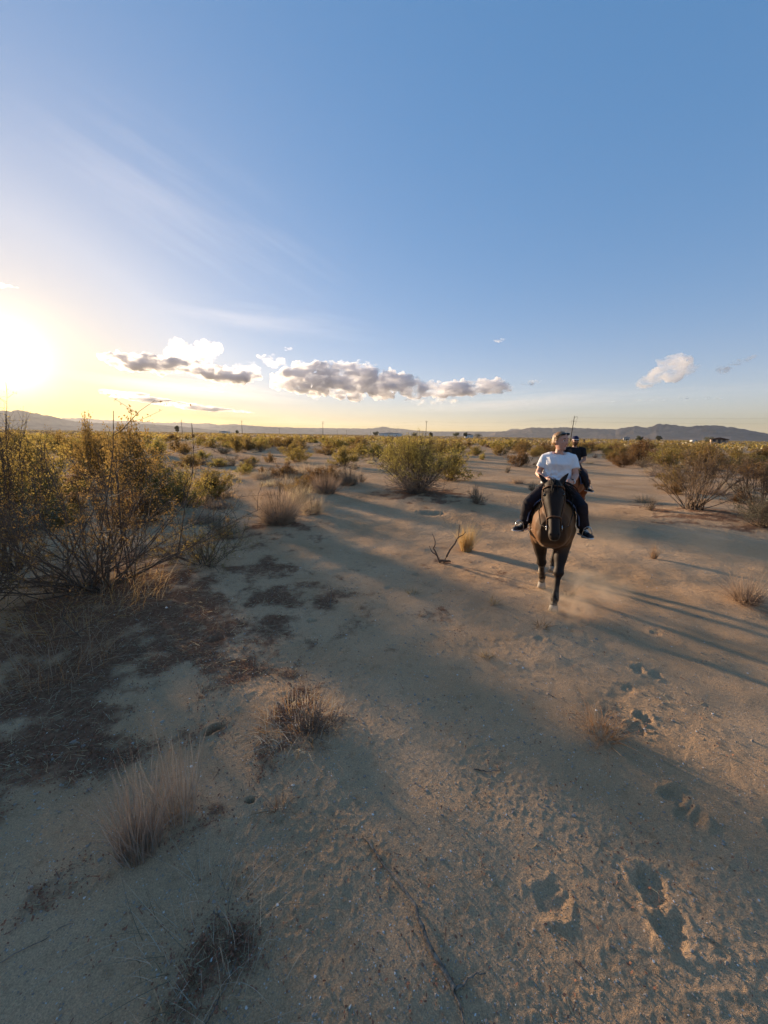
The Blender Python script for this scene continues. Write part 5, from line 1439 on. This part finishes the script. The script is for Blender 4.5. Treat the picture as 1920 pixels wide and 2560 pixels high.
def rider(loc, rz, label, P, skin, shirt, trous, female=True, tyaw=0.0, hyaw=0.0, sleeve=.62):
    """P: joints in the horse frame (x forward, y left)"""
    o = empty('person', loc, rz, label=label, cat='person')
    pel, wai, che, nec, hd = [np.array(P[k], float) for k in ('pelvis', 'waist', 'chest', 'neck', 'head')]
    side = rotz(v3(0, 1, 0), tyaw); hs = rotz(v3(0, 1, 0), hyaw); hf = rotz(v3(1, 0, 0), hyaw)
    Y = tuple(side)
    sw = P['sw']
    g = Geo()
    loft(g, [(pel + v3(0, 0, -.09), .13, .11, Y), (pel, .17, .13, Y), (wai, .135, .10, Y), (che, .155, .115, Y), (che + v3(0, 0, .09), .125, .080, Y), (nec + v3(0, 0, -.03), .065, .056, Y), (nec + v3(0, 0, .01), .055, .055, Y)], 20)
    # neck and head
    loft(g, [(nec + v3(0, 0, -.05), .058, .060, Y), (nec + v3(.005, 0, .03), .050, .054, Y), (hd + v3(-.015, 0, -.06), .050, .056, Y), (hd + v3(0, 0, .0), .05, .05, Y)], 14)
    def H(f, s, z): return hd + hf * f + hs * s + v3(0, 0, z)
    hfY = tuple(hs)
    loft(g, [(H(.035, 0, -.122), .024, .022, hfY), (H(.032, 0, -.108), .040, .046, hfY), (H(.020, 0, -.075), .056, .074, hfY), (H(.008, 0, -.030), .066, .088, hfY), (H(0, 0, .015), .073, .095, hfY), (H(-.006, 0, .055), .075, .096, hfY), (H(-.010, 0, .090), .064, .080, hfY), (H(-.012, 0, .113), .036, .044, hfY)], 20)
    loft(g, [(H(.086, 0, .022), .008, .010, hfY), (H(.098, 0, .0), .010, .012, hfY), (H(.108, 0, -.022), .014, .015, hfY), (H(.092, 0, -.036), .012, .012, hfY)], 10)   # nose
    ball(g, H(.078, 0, -.062), (.016, .022, .010)); ball(g, H(.068, 0, -.098), (.020, .022, .018))     # mouth, chin
    for s in (-1, 1):
        ball(g, H(.066, s * .038, -.020), (.022, .022, .020))                       # cheek
        ball(g, H(.074, s * .032, .030), (.018, .026, .010))                        # brow
        ball(g, H(-.008, s * .076, -.008), (.016, .010, .030))                      # ear
    # arms and hands
    for s in (-1, 1):
        sh = np.array(P['shoulder'][s]); el = np.array(P['elbow'][s]); wr = np.array(P['wrist'][s]); ha = np.array(P['hand'][s])
        loft(g, limb_path([che + (sh - che) * .5 + v3(0, 0, .05), sh, sh + (el - sh) * .4, el, el + (wr - el) * .3, wr], [.055, .052, .046, .039, .041, .026], 4), 14)
        f = ha - wr; f /= np.linalg.norm(f); kx = np.cross(f, v3(0, s, 0)); kx /= np.linalg.norm(kx)
        if kx[2] < 0: kx = -kx                     # across the knuckles, thumb side up
        inn = np.cross(kx, f); inn = inn if inn[1] * s < 0 else -inn      # palm side faces inward
        loft(g, [(wr - f * .02, .026, .020, kx), (wr + f * .02, .032, .018, kx), (wr + f * .06, .040, .019, kx), (wr + f * .085, .036, .016, kx)], 12)
        for q in range(4):
            b_ = wr + f * .082 + kx * (.027 - .018 * q); L_ = (.040, .045, .042, .034)[q]
            loft(g, limb_path([b_ - f * .01, b_ + f * L_ * .8 + inn * .006, b_ + f * L_ * .75 + inn * L_ * .8, b_ + f * .004 + inn * L_ * .95, b_ - f * .012 + inn * L_ * .6], [.0090, .0086, .0080, .0074, .0060], 2), 8)
        t0 = wr + f * .03 + kx * .028 + inn * .006
        loft(g, limb_path([t0, t0 + f * .03 + kx * .016 + inn * .016, t0 + f * .052 + kx * .008 + inn * .030, t0 + f * .062 - kx * .004 + inn * .034], [.012, .0105, .009, .007], 3), 8)
    # legs
    for s in (-1, 1):
        hp = np.array(P['hip'][s]); kn = np.array(P['knee'][s]); an = np.array(P['ankle'][s])
        loft(g, limb_path([hp, hp + (kn - hp) * .4, kn, kn + (an - kn) * .3, an], [.088, .076, .052, .053, .034], 4), 14)
        tx = rotz(v3(1, 0, 0), P['toe'][s])
        loft(g, [(an + v3(0, 0, -.01), .034, .034, (0, 1, 0)), (an + tx * .04 + v3(0, 0, -.05), .035, .032), (an + tx * .13 + v3(0, 0, -.068), .036, .022), (an + tx * .18 + v3(0, 0, -.072), .026, .016)], 12)
    body = link('body', fuse(g, 'person_body', .0068, [skin], 2), o)
    # face
    for s in (-1, 1):
        e = Geo(); ball(e, H(.0755, s * .031, .012), .0115, 8); ey = link('eye', e.mesh('eye', [M_EYEW], True), o)
        e = Geo(); ball(e, H(.0820, s * .031, .012), .0085, 8); link('iris', e.mesh('iris', [M_IRIS], True), ey)
        e = Geo(); e.tube([H(.088, s * .014, .034), H(.090, s * .03, .039), H(.082, s * .048, .033)], .006, .005, 5); link('eyebrow', e.mesh('eyebrow', [M_BEARD], True), o)
    e = Geo(); e.tube([H(.084, -.022, -.061), H(.094, 0, -.060), H(.084, .022, -.061)], .0055, .0055, 6, rr=[.003, .006, .003]); link('lips', e.mesh('lips', [M_LIP], True), o)
    # shirt
    g = Geo()
    hem = P.get('hem', pel + v3(.0, 0, -.02))
    loft(g, [(hem, .165, .14, Y), (hem + v3(0, 0, .06), .195, .165, Y), (wai + v3(.01, 0, -.03), .188, .158, Y), (wai + v3(.012, 0, .07), .182, .152, Y), (che + v3(.018, 0, 0), .180, .150, Y), (che + v3(.004, 0, .065), .182, .122, Y), (che + v3(0, 0, .100), .155, .098, Y), (nec + v3(0, 0, -.040), .120, .082, Y), (nec + v3(0, 0, -.022), .085, .074, Y)], 28, 2.4)
    for s in (-1, 1):
        sh = np.array(P['shoulder'][s]); el = np.array(P['elbow'][s])
        cut = sh + (el - sh) * sleeve
        loft(g, limb_path([che + (sh - che) * .45 + v3(0, 0, .045), sh + v3(0, 0, -.004), sh + (cut - sh) * .5, cut], [.080, .074, .069, .070], 4), 18)
    k0 = P.get('knot')
    def wr_(co):
        d = .009 * n3(co, 8) + .006 * n3(co * [1, 1, .5], 20, 3) + .003 * n3(co, 45, 6)
        if k0 is not None:
            r = np.linalg.norm((co - k0) * [1.0, 1, 1], axis=1)
            d = d + .018 * np.cos(r * 95 + 2.2 * np.arctan2(co[:, 2] - k0[2], co[:, 1] - k0[1])) * np.exp(-(r / .085) ** 2)
            ang = np.arctan2(co[:, 2] - k0[2], co[:, 1] - k0[1])
            d = d + .006 * np.cos(ang * 11) * np.exp(-((r - .11) / .07) ** 2)
        return d
    link('shirt', fuse(g, 'shirt', .009, [shirt], 2, wr_), o)
    # trousers
    g = Geo()
    loft(g, [(pel + v3(0, 0, -.12), .14, .13, Y), (pel + v3(0, 0, -.03), .185, .155, Y), (pel + v3(0, 0, .06), .165, .13, Y)], 22)
    for s in (-1, 1):
        hp = np.array(P['hip'][s]); kn = np.array(P['knee'][s]); an = np.array(P['ankle'][s])
        loft(g, limb_path([hp + v3(-.02, -s * .02, .01), hp + (kn - hp) * .45, kn, kn + (an - kn) * .5, an + (kn - an) * .10], [.112, .092, .072, P['flare'] * .88, P['flare']], 4), 18)
    link('trousers', fuse(g, 'trousers', .0095, [trous], 2, lambda co: .007 * n3(co, 10, 5) + .004 * n3(co, 26, 8)), o)
    # shoes
    for s in (-1, 1):
        an = np.array(P['ankle'][s]); tx = rotz(v3(1, 0, 0), P['toe'][s]); up = v3(0, 0, 1)
        U = np.cross(up, tx)
        g = Geo(); loft(g, [(an - tx * .035 + up * -.035, .034, .045, U), (an + tx * .02 + up * -.040, .041, .046, U), (an + tx * .09 + up * -.058, .045, .034, U), (an + tx * .15 + up * -.066, .044, .026, U), (an + tx * .195 + up * -.070, .026, .018, U)], 16)
        loft(g, [(an + up * .03, .042, .045, U), (an + up * -.02, .042, .048, U), (an + up * -.06, .036, .042, U)], 14)
        sh_ = link('shoe', fuse(g, 'shoe', .0065, [M_BLACKC], 2), o)
        g = Geo(); loft(g, [(an - tx * .072 + up * -.088, .030, .011, U), (an - tx * .03 + up * -.088, .040, .012, U), (an + tx * .05 + up * -.090, .044, .012, U), (an + tx * .14 + up * -.092, .050, .012, U), (an + tx * .20 + up * -.088, .034, .011, U), (an + tx * .215 + up * -.084, .014, .008, U)], 14)
        link('sole', g.mesh('sole', [M_WHITE], True), sh_)
        g = Geo(); loft(g, [(an + tx * .15 + up * -.064, .045, .028, U), (an + tx * .185 + up * -.068, .040, .023, U), (an + tx * .208 + up * -.072, .018, .013, U)], 14)
        link('toe_cap', g.mesh('toe_cap', [M_TOE], True), sh_)
        for q in range(4):
            c = an + tx * (.045 + .022 * q) + up * (.012 - .0115 * q - .012)
            g = Geo(); g.tube([c - U * .026 - up * .004, c + up * .004, c + U * .026 - up * .004], .0042, .0042, 5); link('lace', g.mesh('lace', [M_WHITE], True), sh_)
    return o, H

seatx = -.20
P1 = dict(pelvis=v3(seatx, 0, 1.605), waist=v3(seatx + .01, 0, 1.78), chest=v3(seatx + .03, 0, 1.925), neck=v3(seatx + .045, 0, 2.06), head=v3(seatx + .07, .005, 2.215), sw=.19,
          shoulder={1: v3(seatx + .03, .168, 1.985), -1: v3(seatx + .03, -.168, 1.985)}, elbow={1: v3(seatx + .08, .235, 1.765), -1: v3(seatx + .08, -.245, 1.765)},
          wrist={1: v3(.07, .185, 1.69), -1: v3(.06, -.145, 1.71)}, hand={1: v3(.15, .16, 1.685), -1: v3(.14, -.10, 1.70)},
          hip={1: v3(seatx + .02, .10, 1.58), -1: v3(seatx + .02, -.10, 1.58)}, knee={1: v3(.16, .33, 1.385), -1: v3(.16, -.33, 1.385)},
          ankle={1: v3(.0, .385, 1.065), -1: v3(.0, -.36, 1.065)}, toe={1: rad(30), -1: rad(-42)}, flare=.080, hem=v3(seatx + .03, 0, 1.555), knot=v3(seatx + .17, -.06, 1.70))
FEET1 = {s: P1['ankle'][s] + rotz(v3(.09, 0, -.045), P1['toe'][s]) for s in (1, -1)}
saddle((*H1, h1z), H1R, 'dark navy saddle pad with pale trim on the dark bay horse', 'black leather saddle with steel stirrups under the woman', FEET1)
woman, HW = rider((*H1, h1z), H1R, 'woman in a white t-shirt and black trousers riding the near horse, looking to the side', P1, M_SKIN, M_SHIRT, M_TROUS, True, 0.05, rad(48))
# hair: swept back, chin length
def hair_shell():
    g = Geo(); R = np.random.default_rng(17)
    loft(g, [(HW(-.030, 0, -.005), .074, .062, tuple(HW(0, 1, 0) - HW(0, 0, 0))), (HW(-.024, 0, .035), .084, .080, tuple(HW(0, 1, 0) - HW(0, 0, 0))), (HW(-.014, 0, .075), .084, .094, tuple(HW(0, 1, 0) - HW(0, 0, 0))), (HW(-.014, 0, .105), .070, .084, tuple(HW(0, 1, 0) - HW(0, 0, 0))), (HW(-.016, 0, .128), .036, .044, tuple(HW(0, 1, 0) - HW(0, 0, 0)))], 20)
    for i in range(170):
        a = R.uniform(1.25, 2 * PI - 1.25); z = R.uniform(.0, .10)
        rr = math.sqrt(max(1 - (z / .14) ** 2, .05))
        p = [HW(.088 * math.cos(a) * rr - .012, .080 * math.sin(a) * rr, z)]
        fall = R.uniform(.03, .075) + z * .55
        for k in range(5):
            t = (k + 1) / 5
            p.append(HW((.084 * math.cos(a)) * (1 + .10 * math.sin(t * 3)) - .020 - .016 * t, .078 * math.sin(a) * (1 + .10 * math.sin(t * 3)) * (1 - .12 * t), z - fall * t) + R.normal(size=3) * .0025)
        g.tube(p, .007, .003, 5)
    return g
link('hair', fuse(hair_shell(), 'hair', .0045, [M_BLOND], 2), woman, label='chin-length blond hair swept back behind the ears')
def shades_on_head(par):
    s = empty('sunglasses', (0, 0, 0), 0); s.parent = par
    s['label'] = 'dark sunglasses pushed up on the hair'
    for q in (-1, 1):
        g = Geo(); ball(g, HW(.066, q * .036, .098), (.016, .030, .018), 8); link('lens', g.mesh('lens', [M_LENS], True), s)
        g = Geo(); g.tube([HW(.062, q * .062, .098), HW(.02, q * .088, .070), HW(-.03, q * .090, .040)], .004, .003, 5); link('temple', g.mesh('temple', [M_LENS], True), s)
    g = Geo(); g.tube([HW(.080, -.012, .100), HW(.084, 0, .103), HW(.080, .012, .100)], .004, .004, 5); link('bridge', g.mesh('bridge', [M_LENS], True), s)
shades_on_head(woman)
def watch(par, wr, el, s):
    d = el - wr; d /= np.linalg.norm(d); c = wr + d * .012
    u = np.cross(d, v3(0, 0, 1)); u /= np.linalg.norm(u); w = np.cross(u, d)
    a = np.linspace(0, 2 * PI, 19)
    o = empty('wristwatch', (0, 0, 0), 0); o.parent = par; o['label'] = 'black square watch on a white strap'
    g = Geo(); g.tube(c + np.outer(np.cos(a) * .034, u) + np.outer(np.sin(a) * .030, w), .010, .010, 6); link('strap', g.mesh('strap', [M_WHITE], True), o)
    f = c + w * .034 + v3(.012, 0, 0); g = boxg(-.020, .020, -.017, .017, -.006, .008); link('case', g.mesh('case', [M_LENS]), o).location = f
watch(woman, P1['wrist'][1], P1['elbow'][1], 1)

s2 = -.20
P2 = dict(pelvis=v3(s2, 0, 1.60), waist=v3(s2, 0, 1.78), chest=v3(s2 + .01, 0, 1.93), neck=v3(s2 + .02, 0, 2.085), head=v3(s2 + .04, .0, 2.245), sw=.21,
          shoulder={1: v3(s2 - .05, .205, 2.015), -1: v3(s2 + .06, -.195, 2.015)}, elbow={1: v3(s2 - .02, .27, 1.76), -1: v3(s2 + .12, -.25, 1.76)},
          wrist={1: v3(.06, .15, 1.63), -1: v3(.10, -.07, 1.64)}, hand={1: v3(.13, .11, 1.62), -1: v3(.17, -.05, 1.63)},
          hip={1: v3(s2 + .02, .10, 1.58), -1: v3(s2 + .02, -.10, 1.58)}, knee={1: v3(.10, .36, 1.33), -1: v3(.14, -.38, 1.36)},
          ankle={1: v3(-.12, .44, 1.02), -1: v3(.0, -.42, 1.04)}, toe={1: rad(55), -1: rad(-15)}, flare=.072, hem=v3(s2 + .01, 0, 1.57))
FEET2 = {s: P2['ankle'][s] + rotz(v3(.09, 0, -.045), P2['toe'][s]) for s in (1, -1)}
saddle((*H2, h2z), H2R, 'dark saddle pad on the chestnut horse', 'black saddle with stirrups under the man', FEET2)
bridle((*H2, h2z), H2R, 'dark bridle on the chestnut horse', HEADP2, {1: P2['hand'][1], -1: P2['hand'][-1]}, M_BLACKL)
man, HM = rider((*H2, h2z), H2R, 'man in a black t-shirt and dark cap riding behind, facing the viewer', P2, M_SKIN2, M_BLACKC, M_TROUS, False, rad(18), rad(34), .7)
def vdir(f, s): return tuple(HM(f, s, 0) - HM(0, 0, 0))
g = Geo(); loft(g, [(HM(-.008, 0, .040), .082, .101, vdir(0, 1)), (HM(-.008, 0, .075), .081, .100, vdir(0, 1)), (HM(-.010, 0, .108), .066, .082, vdir(0, 1)), (HM(-.010, 0, .130), .03, .04, vdir(0, 1))], 20)
cap = link('cap', fuse(g, 'cap', .006, [M_NAVY], 2), man)
g = Geo(); loft(g, [(HM(-.075, 0, .040), .052, .005, vdir(0, 1)), (HM(-.12, 0, .034), .056, .005, vdir(0, 1)), (HM(-.155, 0, .026), .030, .004, vdir(0, 1))], 14)
link('brim', g.mesh('brim', [M_NAVY], True), cap)
a = np.linspace(-1.25, 1.25, 15)
g = Geo(); g.tube([HM(.100 * math.cos(t) - .004, .083 * math.sin(t), .034) for t in a], .008, .008, 6); link('reflection_band', g.mesh('reflection_band', [M_REFLW], True), man, label='painted white reflection band of the sunglasses, under the cap')  # white strip stands in for the bright reflection on his sunglasses
for s in (-1, 1):
    g = Geo(); ball(g, HM(.090, s * .033, .008), (.014, .030, .019), 8); link('sunglass_lens', g.mesh('lens', [M_LENS], True), man)
def beard():
    g = Geo()
    loft(g, [(HM(.040, 0, -.150), .022, .022, vdir(0, 1)), (HM(.036, 0, -.125), .045, .052, vdir(0, 1)), (HM(.026, 0, -.090), .062, .076, vdir(0, 1)), (HM(.014, 0, -.052), .068, .084, vdir(0, 1)), (HM(.004, 0, -.035), .066, .076, vdir(0, 1))], 18)
    return g
link('beard', fuse(beard(), 'beard', .007, [M_BEARD], 1, lambda co: .004 * n3(co, 60)), man)

# ------------------------------------------------------------------ dust kicked up by the horses
def dust(loc, size, dens, scale, label, seed):
    g = Geo(); ball(g, (0, 0, 0), size, 12)
    me = g.mesh('dust', [])
    m = bpy.data.materials.new('dust'); m.use_nodes = True
    nt = m.node_tree
    for n in list(nt.nodes): nt.nodes.remove(n)
    out = nt.nodes.new('ShaderNodeOutputMaterial'); v = nt.nodes.new('ShaderNodeVolumePrincipled')
    v.inputs['Color'].default_value = (.88, .74, .58, 1); v.inputs['Anisotropy'].default_value = .45
    tc = nt.nodes.new('ShaderNodeTexCoord'); nz = nt.nodes.new('ShaderNodeTexNoise'); nz.inputs['Scale'].default_value = scale; nz.inputs['Detail'].default_value = 4
    mp = nt.nodes.new('ShaderNodeMapping'); mp.inputs['Location'].default_value = (seed * 3.7, seed, 0); nt.links.new(tc.outputs['Object'], mp.inputs['Vector']); nt.links.new(mp.outputs[0], nz.inputs['Vector'])
    # fades towards the rim of the puff
    ln = nt.nodes.new('ShaderNodeVectorMath'); ln.operation = 'DIVIDE'; ln.inputs[1].default_value = size
    nt.links.new(tc.outputs['Object'], ln.inputs[0]); le = nt.nodes.new('ShaderNodeVectorMath'); le.operation = 'LENGTH'; nt.links.new(ln.outputs[0], le.inputs[0])
    fo = nt.nodes.new('ShaderNodeMapRange'); fo.inputs['From Min'].default_value = 1; fo.inputs['From Max'].default_value = .2; fo.interpolation_type = 'SMOOTHSTEP'; nt.links.new(le.outputs['Value'], fo.inputs['Value'])
    mr = nt.nodes.new('ShaderNodeMapRange'); mr.inputs['From Min'].default_value = .42; mr.inputs['From Max'].default_value = .68; mr.inputs['To Max'].default_value = dens; nt.links.new(nz.outputs['Fac'], mr.inputs['Value'])
    mu = nt.nodes.new('ShaderNodeMath'); mu.operation = 'MULTIPLY'; nt.links.new(fo.outputs[0], mu.inputs[0]); nt.links.new(mr.outputs[0], mu.inputs[1])
    nt.links.new(mu.outputs[0], v.inputs['Density']); nt.links.new(v.outputs[0], out.inputs['Volume'])
    me.materials.append(m)
    link('dust', me, kind='stuff', label=label).location = loc
dust((2.45, 4.72, .10), (.38, .44, .2), 9.0, 5.0, 'small puff of dust round the near horse front hoof', 1)
dust((2.95, 5.25, .16), (.85, .65, .3), 2.8, 2.6, 'thin dust drifting right of the near horse hooves', 2)
dust((5.8, 7.6, .25), (3.4, 2.1, .5), .25, .7, 'faint sheet of dust over the sand on the right', 3)
